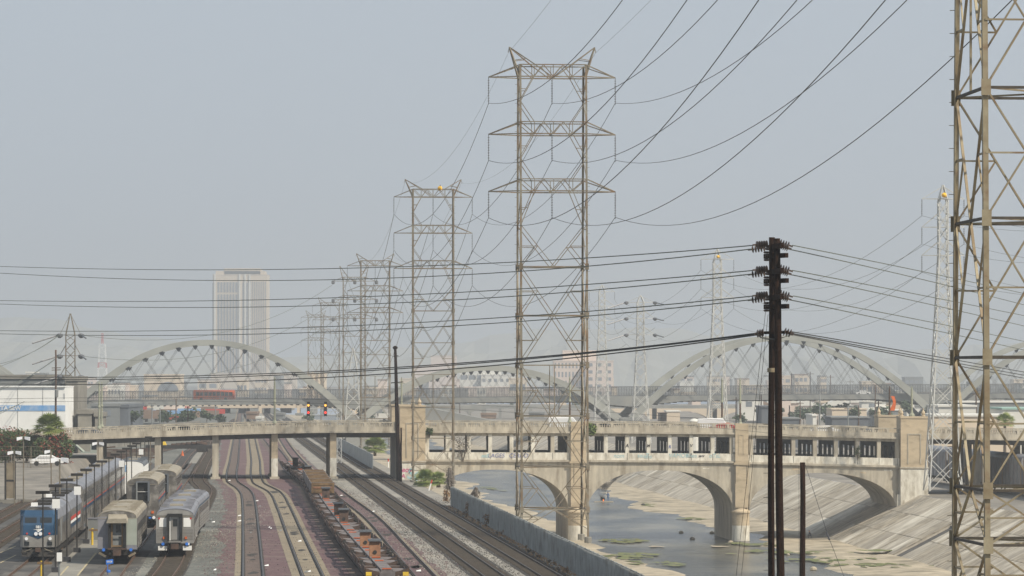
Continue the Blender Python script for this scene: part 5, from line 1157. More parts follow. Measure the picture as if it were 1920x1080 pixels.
wh = passenger_car('silver-white coach with a black-framed end door and two blue sockets, front right of the yard', 0, 0, 0, 3.85); end_details(wh, 3.85, 'white')
def yaw_at(P, y):
    for a, b_ in zip(P, P[1:]):
        if y <= b_.y: return lerp(a.x, b_.x, (y - a.y) / (b_.y - a.y)), -math.atan2(b_.x - a.x, b_.y - a.y)
    return P[-1].x, 0
wh2 = copy_tree(wh); wh2['label'] = 'second silver-white coach, only its roof end showing behind the first'
for o, y, px, rz in ((wh, 308, 328, .068), (wh2, 334.8, 0, .045)):
    o.location = (Xs(328, 308) if px else Xs(328, 308) - 26.8 * .068, y, .2); o.rotation_euler = (0, 0, rz); o['group'] = 'silver-white coaches'
gr_ = passenger_car('old grey coach with patched end panels and a boarded doorway, middle of the yard', 0, 0, 0, 4.1, bodym='stainless_d', roofm='grime'); end_details(gr_, 4.1, 'grey'); gr_.location = (Xs(220, 297), 297, .2); gr_.rotation_euler = (0, 0, RK)
h1 = passenger_car('dirty bilevel coach with an open black doorway, behind the grey coach', 0, 0, 0, 4.75, bodym='stainless_d', roofm='grime'); end_details(h1, 4.75, 'hilevel'); h1.location = (Xs(267.5, 368), 368, .2); h1.rotation_euler = (0, 0, RK)
h2 = passenger_car('dirty bilevel coach with a tan end rim, last in its row near the bridge', 0, 0, 0, 4.8, bodym='stainless_d', roofm='grime'); end_details(h2, 4.8, 'hilevel'); h2.location = (Xs(304, 397), 397, .2); h2.rotation_euler = (0, 0, RK)
bw = passenger_car('blue and white car at the end of the long train, partly hidden by lamp posts', 0, 0, 0, 4.5, bodym='white', roofm='bdark', L=18); MB().box(-1.56, -.6, -.03, 0, 3.2, 4.0).build('blue_panel', 'faded_blue', bw, world=False); bw.location = (Xs(246, 452), 452, .2); bw.rotation_euler = (0, 0, RK)

# spine cars: open container flats in a string
def spine_car(label, hitch=0, group='empty spine cars on the purple apron'):
    o = thing('spine_car', label, 'rail flat car', (0, 0, 0), 0, group); L = 16.4
    sp = MB().box(-.42, .42, .3, L - .3, .75, 1.22).build('centre_spine', 'deckg', o, world=False)
    for y0, y1 in ((.3, 4.3), (L - 4.4, L - .4)):
        for s_ in (-1, 1):
            MB().box(min(s_ * .46, s_ * 1.5), max(s_ * .46, s_ * 1.5), y0, y1, 1.0, 1.1).build('side_platform', 'deckg', o, world=False)
            MB().box(min(s_ * 1.5, s_ * 1.58), max(s_ * 1.5, s_ * 1.58), y0 - .1, y1 + .1, .9, 1.42).build('side_sill', 'rust', o, world=False)
            MB().prism([(s_ * .42, .6), (s_ * 1.5, .95), (s_ * 1.5, 1.3), (s_ * .42, .98)] if s_ > 0 else [(s_ * 1.5, 1.3), (s_ * 1.5, .95), (s_ * .42, .6), (s_ * .42, .98)], y0 - .18, y0 - .02).build('cross_arm', 'rust', o, world=False)
        MB().box(-.32, .32, y0 - .03, y0 + .12, 1.23, 1.3).build('red_handle', 'orange', o, world=False)
    for yy in (6.4, L - 6.6):
        MB().box(-1.5, 1.5, yy, yy + .28, .85, 1.12).build('cross_arm', 'rust', o, world=False)
        for s_ in (-1, 1): MB().box(s_ * 1.4 - .13, s_ * 1.4 + .13, yy - .1, yy + .4, 1.1, 1.4).build('container_pedestal', 'dark', o, world=False)
    for s_ in (-1, 1):
        MB().box(s_ * 1.0 - .45, s_ * 1.0 + .45, 6.7, 9.6, .93, 1.0).build('side_platform', 'deckg', o, world=False); MB().bar((s_ * 1.52, 4.4, 1.0), (s_ * 1.52, L - 4.4, 1.0), .1, .22).build('side_rail', 'rust', o, world=False)
    for q in (0, L): 
        m_ = MB().box(-1.1, 1.1, q - 1.2, q + 1.2, .42, .7)
        if q == 0:
            t = m_.build('bogie', 'dark', o, world=False)
            for s_ in (-1, 1):
                for e in (-.85, .85): MB().lathe((s_ * .76, q + e, .45), [(.42, -.07), (.42, .07)], 12, 'x').build('wheel', 'rust', t, world=False)
    if hitch:
        hy = 2.2 if hitch == 1 else 1.4
        h_ = MB().loft([[(-.42, hy, 1.22), (.42, hy, 1.22), (.42, hy + .55, 1.22), (-.42, hy + .55, 1.22)], [(-.42, hy + .25, 2.35), (.42, hy + .25, 2.35), (.42, hy + .6, 2.35), (-.42, hy + .6, 2.35)]]).build('trailer_hitch', 'hitch' if hitch == 1 else 'rust', o, world=False)
        MB().box(-.5, .5, hy, hy + .95, 2.36, 2.52).build('hitch_plate', 'bdark', h_, world=False); MB().lathe((0, hy + .02, 1.55), [(.15, -.03), (.15, .03)], 10, 'y').build('hitch_hole', 'dark', h_, world=False)
    return o
protos = {h: None for h in (0, 1, 2)}
y = 262.0; i = 0; racked = []; order = ['first', 'second', 'third', 'fourth', 'fifth', 'sixth', 'seventh', 'eighth', 'ninth', 'tenth', 'eleventh', 'twelfth', 'thirteenth', 'fourteenth', 'fifteenth', 'sixteenth', 'seventeenth', 'eighteenth', 'nineteenth', 'twentieth']
hk = [0, 1, 1, 0, 0, 2, 2, 0]
while i < 20:
    h_ = hk[i] if i < len(hk) else (2 if i % 3 == 0 else 0); wood = 413 < y < 445
    if protos[h_] is None: o = protos[h_] = spine_car('', h_)
    else: o = copy_tree(protos[h_])
    x, rz = yaw_at(pC, y + 8); x0, _ = yaw_at(pC, y); x1, _ = yaw_at(pC, y + 16.4); rz = -math.atan2(x1 - x0, 16.4)
    o.location = (x0, y, .2); o.rotation_euler = (0, 0, rz)
    o['label'] = f'{order[i]} empty spine car from the bottom of the photo' + (', with a rusty orange trailer hitch' if h_ == 1 else ', with a dark trailer hitch' if h_ == 2 else ', flat, no hitch')
    if i == 0: first_car = o
    if 425 < y < 482: racked.append(o)
    y += 16.6; i += 1
if True:
    o = first_car
    if True:
        for s_ in (-1, 1): MB().box(s_ * 1.3 - .2, s_ * 1.3 + .2, -.3, -.02, .8, 1.05).build('yellow_end_plate', 'yellow', o, world=False)
        MB().box(-.55, .55, -.35, -.02, .75, 1.05).build('end_coupler_beam', 'deckg', o, world=False)
for o in racked:
    if True:       # stacked timber racks on two of them
        r_ = MB().box(-1.35, 1.35, .6, .8, 1.3, 2.6).box(-1.35, -1.2, .8, 15, 1.3, 2.5).box(1.2, 1.35, .8, 15, 1.3, 2.5); r_.build('side_rack', 'deckg', o, world=False)
        for k_ in range(5): MB().box(-1.3, 1.3, .55 - .0 + k_ * 2.6, .75 + k_ * 2.6, 1.35 + .0, 2.55 + .0 * k_).build('plank_bulkhead', 'tanwood', o, world=False)
        for k_ in range(3): MB().box(-1.1, 1.1, .5, .56, 1.5 + k_ * .38, 1.72 + k_ * .38).build('plank', 'hitch' if k_ == 1 else 'tanwood', o, world=False)
# autorack wagons on the east bank
def autorack(label, y, i):
    o = thing('autorack_wagon', label, 'rail wagon', (0, 0, 0), 0, 'covered car-carrying wagons on the east bank'); L = 26.5; sec = section(3.1, 1.1, 5.1, 5.75)
    MB().loft([[(a * (.98 if e else 1), yy, z) for a, z in sec] for yy, e in ((.4, 0), (L, 0))]).build('body', 'autorack', o, world=False); hull(0, 0, roofsec(3.1, 5.1, 5.75), 'silver', 'roof', o, .3, L + .1)
    for s_ in (-1, 1):
        for k_ in range(11): MB().box(s_ * 1.56 - .05, s_ * 1.56 + .05, .5 + k_ * 2.55, .75 + k_ * 2.55, 1.1, 5.1).build('side_post', 'rackpost' if k_ in (0, 10, 5) else 'bgrey', o, world=False)
    MB().box(-1.2, 1.2, 0, L, .8, 1.1).build('underframe', 'dark', o, world=False)
    for q in (3, L - 3): bogie(o, q)
    o.location = (117.5 - .08 * y, y, -2.1); o.rotation_euler = (0, 0, RZ)
for i in range(6): autorack(['nearest grey autorack wagon behind the huge right pylon, with brown posts', 'second autorack wagon, half in the shade of the bridge', 'third autorack wagon in the dark under the bridge', 'fourth autorack wagon, just beyond the bridge', 'fifth autorack wagon beyond the bridge', 'farthest autorack wagon, beyond the bridge'][i], 508 + (i - 1) * 27.4 if i < 9 else 0, i)

# ------------------------------------------------------------------ yard furniture
def ylamp(label, x, y, box=False, h=6.5, group='dark T-shaped lamp posts between the yard tracks'):
    o = thing('yard_lamp', label, 'lamp post', (x, y, 0), 0, group)
    MB().bar((x, y, 0), (x, y, h), .13, n=6, w2=.1).build('shaft', 'steel_dark' if False else 'dark', o); MB().box(x - .5, x + .5, y - .25, y + .25, h, h + .22).build('lamp_head', 'dark', o); MB().box(x - .28, x + .28, y - .28, y + .28, 0, .4).build('base', 'steel_dark', o)
    if box: MB().box(x - .22, x + .35, y - .3, y - .1, h - 1.6, h - .9).build('junction_box', 'white', o)
for i in range(16):
    y = 269 + 16.2 * i; ylamp(f'T-shaped lamp post beside the long train, {order[i]} from the bottom', -33.8 - .066 * (y - 269), y, i in (1, 3, 9, 13))
def flood(label, px, row, Y, base=0., two=True):
    p = U(px, row, Y); o = thing('floodlight_mast', label, 'floodlight', (p.x, Y, base)); MB().bar((p.x, Y, base), p, .14, n=6).build('mast', 'galv', o)
    for s_ in ((-1, 1) if two else (-1,)): MB().loft([[(p.x + s_ * .15, Y - .2, p.z - .15), (p.x + s_ * .15, Y + .2, p.z - .15), (p.x + s_ * .15, Y + .2, p.z + .15), (p.x + s_ * .15, Y - .2, p.z + .15)], [(p.x + s_ * .75, Y - .35, p.z - .32), (p.x + s_ * .75, Y + .35, p.z - .32), (p.x + s_ * .75, Y + .35, p.z + .08), (p.x + s_ * .75, Y - .35, p.z + .08)]]).build('flood_lamp', 'lamp', o)
for q in ((112, 861, 330, 0, 'floodlight mast behind the second locomotive roof'), (184, 831, 500, 0, 'floodlight mast in front of the leftmost visible bridge column'), (44, 821, 440, 0, 'tall floodlight mast in front of the red hedge'), (27, 848, 430, 0, 'short floodlight mast at the left in front of the hedge'), (96, 846, 440, 0, 'thin floodlight mast left of the hedge end'), (244, 818, 560, 0, 'floodlight mast standing against the bridge girder, left'), (282, 814, 580, 0, 'floodlight mast just left of the second bridge column')): flood(q[4], q[0], q[1], q[2], q[3], q[0] != 96)
gp = thing('gate_frame', 'cream panel held between two dark posts at the left of the yard', 'gate', G(20, 946)); c = G(20, 944)
for e in (-.62, .5): MB().box(c.x + e - .1, c.x + e + .1, c.y - .1, c.y + .1, 0, 5.0).build('post', 'dark', gp)
MB().box(c.x - .5, c.x + .38, c.y - .05, c.y + .05, .6, 4.8).build('panel', 'tan', gp); MB().box(c.x - .5, c.x + .38, c.y - .08, c.y - .052, 2.6, 2.8).build('cross_bar', 'dark', gp); MB().box(c.x - .9, c.x + .8, c.y - .3, c.y + .3, 0, .45).build('base', 'pad', gp)
def yellow_stop(label, px, row):
    p = G(px, row); o = thing('hydrant_post', label, 'utility post', p); MB().bar(p, p + Vector((0, 0, 1.5)), .2, n=8).build('post', 'yellow', o); MB().box(p.x - .3, p.x + .75, p.y - .12, p.y + .12, 1.25, 1.42).build('arm', 'tanwood', o)
yellow_stop('yellow post with a wooden arm between locomotive train and grey coach', 173, 1022); yellow_stop('yellow post at the bottom edge under the first T-shaped lamp', 78, 1090)
p = G(202, 1078); o = thing('blue_flag_sign', 'small blue flag sign on the track in front of the grey coach', 'sign', p); MB().bar(p, p + Vector((0, 0, .9)), .05).build('stake', 'bluelt', o)
MB().add([(p.x - .12, p.y - .02, .78), (p.x + .42, p.y - .02, .86), (p.x + .4, p.y - .02, 1.2), (p.x - .14, p.y - .02, 1.12), (p.x - .12, p.y + .02, .78), (p.x + .42, p.y + .02, .86), (p.x + .4, p.y + .02, 1.2), (p.x - .14, p.y + .02, 1.12)], [(0, 1, 2, 3), (7, 6, 5, 4), (0, 4, 5, 1), (2, 6, 7, 3), (0, 3, 7, 4), (1, 5, 6, 2)]).build('sign_plate', 'bluelt', o); text('STOP', 'white', Vector((p.x + .14, p.y - .03, .99)), .17, o, name='lettering', shear=0, bold=.004); MB().lathe((p.x + .05, p.y, .28), [(.14, -.1), (.16, 0), (.14, .1)], 8).build('clamp', 'bluelt', o)
p = G(111, 1080); o = thing('switch_box', 'small white box on a grey post at the bottom left, before the long train', 'utility post', p); MB().bar(p, p + Vector((0, 0, 1.5)), .16, n=6).build('post', 'bgrey', o); MB().box(p.x - .16, p.x + .2, p.y - .2, p.y + .1, 1.1, 1.75).build('box', 'white', o)
p = G(168, 1012); o = thing('equipment_cabinet', 'grey equipment cabinet beside the grey coach', 'cabinet', p); MB().box(p.x - .1, p.x + .9, p.y - .5, p.y + .5, 0, 1.9).build('cabinet', 'bgrey', o); MB().box(p.x - .15, p.x + .95, p.y - .55, p.y + .55, 1.9, 2.0).build('lid', 'silver', o)
# chain link fence with posts on the raised lot
cf = thing('chain_link_fence', 'tall chain link fence with posts on the raised lot, in front of the car', 'fence', (-62, 498, 3))
for k_ in range(9):
    x = -61.5 - k_ * 2.6; MB().bar((x, 497.5, 2.7), (x, 497.5, 5.6), .1, n=5).build('post', 'galv', cf)
m_ = MB()
for z in (2.9, 3.6, 4.3, 5.0, 5.6): m_.bar((-61.5, 497.5, z), (-84, 497.5, z), .035)
for k_ in range(60): m_.bar((-61.5 - k_ * .38, 497.5, 2.8), (-61.5 - k_ * .38 - .3, 497.5, 5.6), .018)
m_.build('mesh', 'galv', cf, kind='stuff')
wl_ = thing('concrete_wall', 'low pale concrete wall at the left edge, below the hedge', 'wall', (-68, 482, 1.5)); 
for k_ in range(5): MB().box(-69.4 - k_ * 3.05, -66.4 - k_ * 3.05, 480, 480.4, .5, 4.6).build('wall_panel', 'pad', wl_)
# yard clutter seen under the bridge
ex = thing('excavator', 'pale yellow-green excavator on crawler tracks under the left end of the bridge', 'excavator', G(168, 868)); p = G(170, 869); 
for s_ in (-1, 1): MB().box(p.x - 1.9, p.x + 1.9, p.y + s_ * 1.2 - .3, p.y + s_ * 1.2 + .3, 0, .9).build('crawler_track', 'dark', ex)
MB().box(p.x - 1.6, p.x + 1.5, p.y - 1.3, p.y + 1.3, .95, 2.0).build('engine_house', 'greenp', ex); MB().box(p.x + .1, p.x + 1.6, p.y - 1.3, p.y - .1, 2.0, 3.6).build('cab', 'leaf_b' if False else 'greenp', ex); MB().box(p.x + .3, p.x + 1.4, p.y - 1.33, p.y - 1.3, 2.4, 3.3).build('cab_window', 'glass', ex)
MB().tube([(p.x - 1, p.y, 1.8), (p.x - 3, p.y, 3.6), (p.x - 5, p.y, 2.0)], .28, 5).build('boom', 'greenp', ex); MB().loft([[(p.x - 5.6, p.y - .6, 1.2), (p.x - 4.6, p.y - .6, 1.2), (p.x - 4.6, p.y + .6, 1.2), (p.x - 5.6, p.y + .6, 1.2)], [(p.x - 5.8, p.y - .6, 2.3), (p.x - 4.4, p.y - .6, 2.3), (p.x - 4.4, p.y + .6, 2.3), (p.x - 5.8, p.y + .6, 2.3)]]).build('bucket', 'dark', ex)
rnd = random.Random(31)
for i in range(13):
    px, row = 190 + i * 7.5 + rnd.uniform(-3, 3), 866 - rnd.uniform(0, 14); p = G(px, row); w_ = rnd.uniform(1.2, 3); o = MB(); 
    for k_ in range(4): o.bar((p.x - w_, p.y + k_ * .4, .2 + k_ * .35), (p.x + w_ * rnd.uniform(.6, 1.1), p.y + k_ * .4, .2 + k_ * .35 + rnd.uniform(-.1, .3)), .35, .3)
    tag(origin(o.build('timber_pile', ['rust', 'dry', 'pole_b'][i % 3]), p), 'untidy pile of old sleepers and scrap seen under the left span of the bridge', 'scrap pile', 'scrap piles under the left span')
p = G(330, 848); o = thing('flat_wagon', 'dark low rail wagon loaded with scrap, with something yellow on it', 'rail wagon', p); MB().box(p.x - 6, p.x + 7, p.y, p.y + 3, .7, 1.4).build('deck', 'dark', o); MB().loft([[(p.x - 4.2, p.y + .5, 1.4), (p.x - 2, p.y + .5, 1.4), (p.x - 2, p.y + 2, 1.4), (p.x - 4.2, p.y + 2, 1.4)], [(p.x - 3.6, p.y + .8, 2.9), (p.x - 2.6, p.y + .8, 2.9), (p.x - 2.6, p.y + 1.8, 2.9), (p.x - 3.6, p.y + 1.8, 2.9)]]).build('yellow_machine', 'yellow', o)
for k_ in range(6): MB().bar((p.x - 1 + k_, p.y + .5, 1.5 + .1 * k_), (p.x + 2.5 + k_ * .7, p.y + 1.5, 1.6), .4).build('scrap_beam', 'rust', o)
for s_ in (-4, 5): MB().box(p.x + s_ - 1, p.x + s_ + 1, p.y, p.y + 3, 0, .7).build('bogie', 'dark', o)
p = G(342, 855); tag(origin(MB().lathe(p, [(.35, 0), (.2, .5), (.08, 1)], 8).build('traffic_cone', 'orange'), p), 'small orange cone beyond the bridge near the scrap wagon', 'traffic cone')
# retaining wall behind the yard at the left
rw = thing('retaining_wall', 'long pale retaining wall behind the scrap piles under the bridge', 'wall', (-90, 760, 0))
for k_ in range(10): a, b_ = lerp(Vector((-94, 640, 0)), Vector((-75, 900, 0)), k_ / 10), lerp(Vector((-94, 640, 0)), Vector((-75, 900, 0)), (k_ + .96) / 10); MB().add([(a.x, a.y, 0), (b_.x, b_.y, 0), (b_.x, b_.y, 4.2), (a.x, a.y, 4.2), (a.x - .4, a.y, 0), (b_.x - .4, b_.y, 0), (b_.x - .4, b_.y, 4.2), (a.x - .4, a.y, 4.2)], [(0, 1, 2, 3), (7, 6, 5, 4), (3, 2, 6, 7), (0, 3, 7, 4), (1, 5, 6, 2)]).build('wall_panel', 'pad', rw)
# railway signals on their gantry
sg_ = thing('signal_gantry', 'lattice signal gantry arm with two yellow and two red lamps above the tracks', 'signal gantry', U(636, 780, 640)); Ys = 640
def US(px, row): return U(px, row, Ys)
m_ = MB()
for px in (632, 640):
    for dy in (0, .7): m_.bar(U(px, 766, Ys) + Vector((0, dy, 0)), Vector((Xs(px, Ys), Ys + dy, 0)), .1)
for k_ in range(8):
    z0, z1 = zz_(766, Ys) * k_ / 8, zz_(766, Ys) * (k_ + 1) / 8; m_.bar((Xs(632, Ys), Ys, z0), (Xs(640, Ys), Ys, z1), .06); m_.bar((Xs(640, Ys), Ys, z0), (Xs(632, Ys), Ys, z1), .06)
m_.build('mast', 'white_steel', sg_)
m_ = MB().bar(US(575, 766), US(640, 766), .1).bar(US(575, 778), US(640, 778), .1).bar(US(575, 772), US(640, 772), .05)
for k_ in range(9): m_.bar(US(575 + k_ * 7.2, 778), US(582 + k_ * 7.2, 766), .05)
m_.build('arm', 'white_steel', sg_)
SIGR, SIGY = emis('signal_lamp_red', (1, .05, .03), 1.3), emis('signal_lamp_yellow', (1, .45, .06), 1.3)
for px in (578.5, 610.5):
    for row, mm in ((760, SIGY), (773.5, SIGR)):
        c = US(px, row); h_ = MB().box(c.x - .25, c.x + .25, Ys - .5, Ys - .3, c.z - .62, c.z + .62).build('signal_head', 'blackm', sg_); MB().lathe((c.x, Ys - .53, c.z), [(.2, -.03), (.2, .02)], 12, 'y').build('lamp', mm, h_)
    MB().bar(US(px, 754), US(px, 782), .09).build('hanger', 'white_steel', sg_)
# litter on the apron
rnd = random.Random(17)
for i, (px, row) in enumerate([(425, 958), (449, 968), (449, 978), (396, 975), (400, 980), (482, 940), (487, 950), (505, 990), (508, 992), (526, 996), (562, 1016), (403, 1070), (574, 1074), (580, 1073), (430, 902), (330, 870), (660, 985), (785, 1072), (470, 1000), (500, 1062), (60, 1014), (130, 970), (640, 930), (700, 960)]):
    p = G(px, row); w_ = rnd.uniform(.08, .2); o = MB().add([(p.x - w_, p.y - .2, .04), (p.x + w_, p.y - .1, .05), (p.x + w_ * .7, p.y + .3, .16), (p.x - w_ * .8, p.y + .2, .1)], [(0, 1, 2, 3)]).build('litter', 'white' if i % 3 else 'bgrey'); tag(origin(o, p), 'scrap of pale litter on the ballast', 'litter', 'litter scattered over the ballast')
def scatter(name, m, n, f, seed, r0=.03, r1=.075):
    n = int(n * .8)
    rd = random.Random(seed); m_ = MB()
    for _ in range(n):
        p = f(rd); r = rd.uniform(r0, r1); a = rd.uniform(0, 6.28); q = [(p.x + r * math.cos(a + t), p.y + r * 1.6 * math.sin(a + t), .01) for t in (0, 2.1, 4.2)]; m_.add(q + [(p.x, p.y, .02 + r * .8)], [(0, 1, 3), (1, 2, 3), (2, 0, 3)])
    m_.build(name, m, kind='stuff')
def near_px(pts, sp): return lambda rd: (lambda k_, t: lerp(Vector(G(*pts[k_])), Vector(G(*pts[k_ + 1])), t) + Vector((rd.gauss(0, sp), 0, 0)))(rd.randrange(len(pts) - 1), rd.random())
scatter('loose_ballast', 'gravel', 2600, near_px([(413, 1080), (413, 1002), (421, 940), (409, 902)], .9), 1); scatter('loose_ballast', 'purple', 1500, near_px([(410, 1080), (410, 1002), (417, 940), (407, 902)], 1.0), 2)
scatter('loose_ballast', 'gravel', 2200, near_px([(838, 1080), (752, 1002), (645, 919), (600, 885)], .8), 3); scatter('loose_ballast', 'purple', 1500, near_px([(844, 1080), (758, 1002), (650, 919)], .9), 4)
scatter('loose_ballast', 'gravel_l', 2500, lambda rd: Vector((0, 0, 0)) + S(rd.uniform(15.5, 28), rd.uniform(280, 420), 0), 5); scatter('loose_ballast', 'darkballast', 3000, lambda rd: S(rd.choice([18.9, 22.8, 23.2, 27]) + rd.gauss(0, .4), rd.uniform(280, 460), 0), 6)
scatter('loose_ballast', 'dark', 1600, lambda rd: (lambda q: Vector((q.x + rd.gauss(0, 1.1), q.y, 0)))(rd.choice([p for P_ in (pA, pB, pD) for p in P_ if 270 < p.y < 520])), 7)
scatter('loose_ballast', 'gravel_l', 1500, lambda rd: Vector((tx(rd.uniform(-29.5, -25.5), 300) + 0, 0, 0)) + Vector((0, 1, 0)) * rd.uniform(280, 420), 8)
scatter('weeds', 'dryb', 900, lambda rd: S(27.3 - abs(rd.gauss(0, .5)), rd.uniform(280, 430), 0), 9, .05, .15)
for i in range(26):      # oil stains soaked into the sand between the rails
    rd = random.Random(i); P_ = rd.choice([pA, pB, pD]); q = rd.choice([p for p in P_ if 280 < p.y < 500]); mb = MB(); n_ = 14; r = rd.uniform(.2, .5)
    mb.poly([(q.x + r * (1 + .3 * math.sin(3 * t + i)) * math.cos(t), q.y + rd.uniform(2.5, 3.2) * r * 2 * math.sin(t), .03) for t in [6.283 * k_ / n_ for k_ in range(n_)]]).build('oil_stain', 'darkballast', kind='structure')
# ------------------------------------------------------------------ fire on the river, and two people
def person(label, joints, cloth, scale=1.0, hatm='dark'):
    """skinned figure; joints: dict of points in metres"""
    root = Vector(joints['pelvis']); o = thing('person', label, 'person', (root.x, root.y, min(p[2] for p in joints.values())))
    edges = [('pelvis', 'chest', .15, .17), ('chest', 'neck', .17, .06), ('neck', 'head', .06, .1), ('chest', 'elbow_l', .09, .05), ('elbow_l', 'hand_l', .05, .035), ('chest', 'elbow_r', .09, .05), ('elbow_r', 'hand_r', .05, .035), ('pelvis', 'knee_l', .11, .07), ('knee_l', 'foot_l', .07, .045), ('pelvis', 'knee_r', .11, .07), ('knee_r', 'foot_r', .07, .045)]
    nm = list(joints); me = bpy.data.meshes.new('body'); me.from_pydata([Vector(joints[k_]) - root for k_ in nm], [(nm.index(a), nm.index(b_)) for a, b_, _, _ in edges], [])
    b_ = bpy.data.objects.new('body', me); COL.objects.link(b_); sk = b_.modifiers.new('skin', 'SKIN'); rad = {}
    for a, c, r0, r1 in edges: rad[a] = max(rad.get(a, 0), r0); rad[c] = max(rad.get(c, 0), r1)
    for v, k_ in zip(me.skin_vertices[0].data, nm): v.radius = (rad[k_],) * 2; v.use_root = k_ == 'pelvis'
    b_.modifiers.new('sub', 'SUBSURF').levels = 1; b_.modifiers['sub'].render_levels = 1; me.materials.append(M[cloth]); b_.parent = o; b_.location = root - o.location
    h = Vector(joints['head']); MB().lathe(h, [(.05, -.13), (.1, -.05), (.105, .05), (.06, .13)], 10).build('face', 'skin', o); MB().lathe(h + Vector((0, .02, .03)), [(.115, -.02), (.11, .08), (.05, .13)], 10).build('hair', hatm, o)
    return o
p = G(1140, 941, -8.9); z = -8.75; X, Y = p.x, p.y
person('person in blue standing in the river beside the burning raft', dict(pelvis=(X, Y, z + .92), chest=(X, Y, z + 1.38), neck=(X, Y, z + 1.52), head=(X - .03, Y, z + 1.66), elbow_l=(X - .27, Y, z + 1.15), hand_l=(X - .38, Y - .2, z + .98), elbow_r=(X + .26, Y, z + 1.12), hand_r=(X + .24, Y - .1, z + .86), knee_l=(X - .1, Y, z + .5), foot_l=(X - .12, Y, z + .02), knee_r=(X + .12, Y, z + .5), foot_r=(X + .14, Y, z + .02)), 'bluecloth')
r_ = thing('raft', 'low plank raft with smouldering rubbish in the middle of the river', 'raft', (X - .9, Y, -8.9))
for k_ in range(5): MB().box(X - 2.6, X + 1.0, Y - .9 + k_ * .36, Y - .9 + k_ * .36 + .33, -8.95, -8.8).build('plank', 'silt', r_)
tag(leaves((X - .9, Y, -8.4), .6, .5, .45, 120, .2, 9).build('burning_rubbish', 'dark', r_), kind='stuff'); MB().lathe((X - .9, Y - .5, -8.75), [(.1, 0), (.1, .15), (.03, .4)], 7).build('flame', emis('flame', (1, .22, .03), .8), r_)
sm = bpy.data.materials.new('smoke'); sm.use_nodes = True; n, l = sm.node_tree.nodes, sm.node_tree.links; n.remove(n['Principled BSDF']); v = n.new('ShaderNodeVolumePrincipled'); v.inputs['Color'].default_value = (.1, .09, .085, 1)
tc = n.new('ShaderNodeTexCoord'); no = n.new('ShaderNodeTexNoise'); no.inputs['Scale'].default_value = .45; no.inputs['Detail'].default_value = 4; l.new(tc.outputs['Object'], no.inputs[0])
mr = n.new('ShaderNodeMapRange'); mr.inputs[1].default_value = .38; mr.inputs[2].default_value = .7; mr.inputs[3].default_value = 0; mr.inputs[4].default_value = 2.2; l.new(no.outputs[0], mr.inputs[0])
l.new(mr.outputs[0], v.inputs['Density']); l.new(v.outputs[0], n['Material Output'].inputs['Volume']); M['smoke'] = sm
secs = []
for k_, (dx, dz, r) in enumerate([(-1.0, .3, .35), (-1.2, 1.5, .8), (-.9, 3, 1.6), (.3, 4.4, 2.4), (1.8, 5.4, 2.6), (3.6, 6.2, 2.2), (5.0, 6.8, 1.2)]): secs.append([(X + dx + r * math.cos(t) * 1.1, Y + r * math.sin(t), -8.6 + dz + r * .35 * math.cos(t + 1)) for t in [2 * math.pi * j / 12 for j in range(12)]])
tag(fixn(origin(MB().loft(secs).build('smoke', 'smoke'), (X, Y, -8))), kind='stuff')
p = G(1520, 1012, -8.9); X, Y, z = p.x, p.y, -8.72
person('person in dark clothes crouching at the foot of the shaded bank under the right arch', dict(pelvis=(X, Y, z + .35), chest=(X - .12, Y - .1, z + .8), neck=(X - .18, Y - .14, z + .93), head=(X - .22, Y - .16, z + 1.06), elbow_l=(X - .35, Y - .2, z + .6), hand_l=(X - .5, Y - .3, z + .45), elbow_r=(X + .1, Y - .25, z + .6), hand_r=(X - .1, Y - .45, z + .5), knee_l=(X - .4, Y - .2, z + .5), foot_l=(X - .35, Y - .15, z + .04), knee_r=(X + .05, Y - .45, z + .5), foot_r=(X + .05, Y - .35, z + .04)), 'darkcloth')

# ------------------------------------------------------------------ buildings
def building(label, px0, px1, top, Y, m, dep=25, name='building', zb=0, wins=None, roof=None, winm='bwin', par=.8, cat='building'):
    x0, x1, zt = Xs(px0, Y), Xs(px1, Y), zz_(top, Y); o = thing(name, label, cat, ((x0 + x1) / 2, Y + dep / 2, zb))
    w_ = MB().box(x0, x1, Y, Y + dep, zb, zt).build('walls', m, o); t = (x1 - x0) * .012 + .15
    MB().box(x0 - .2, x1 + .2, Y - .25, Y + dep + .2, zt + .003, zt + par).build('parapet', roof or m, o)
    if wins:
        nx, nz, fx_, fz = wins; W_, H_ = (x1 - x0) / nx, (zt - zb) / nz
        for i in range(nx):
            for j in range(nz): a = x0 + W_ * (i + .5); c = zb + H_ * (j + .55); MB().box(a - W_ * fx_ / 2, a + W_ * fx_ / 2, Y - .12, Y - .004, c - H_ * fz / 2, c + H_ * fz / 2).build('window', winm, o)
    return o
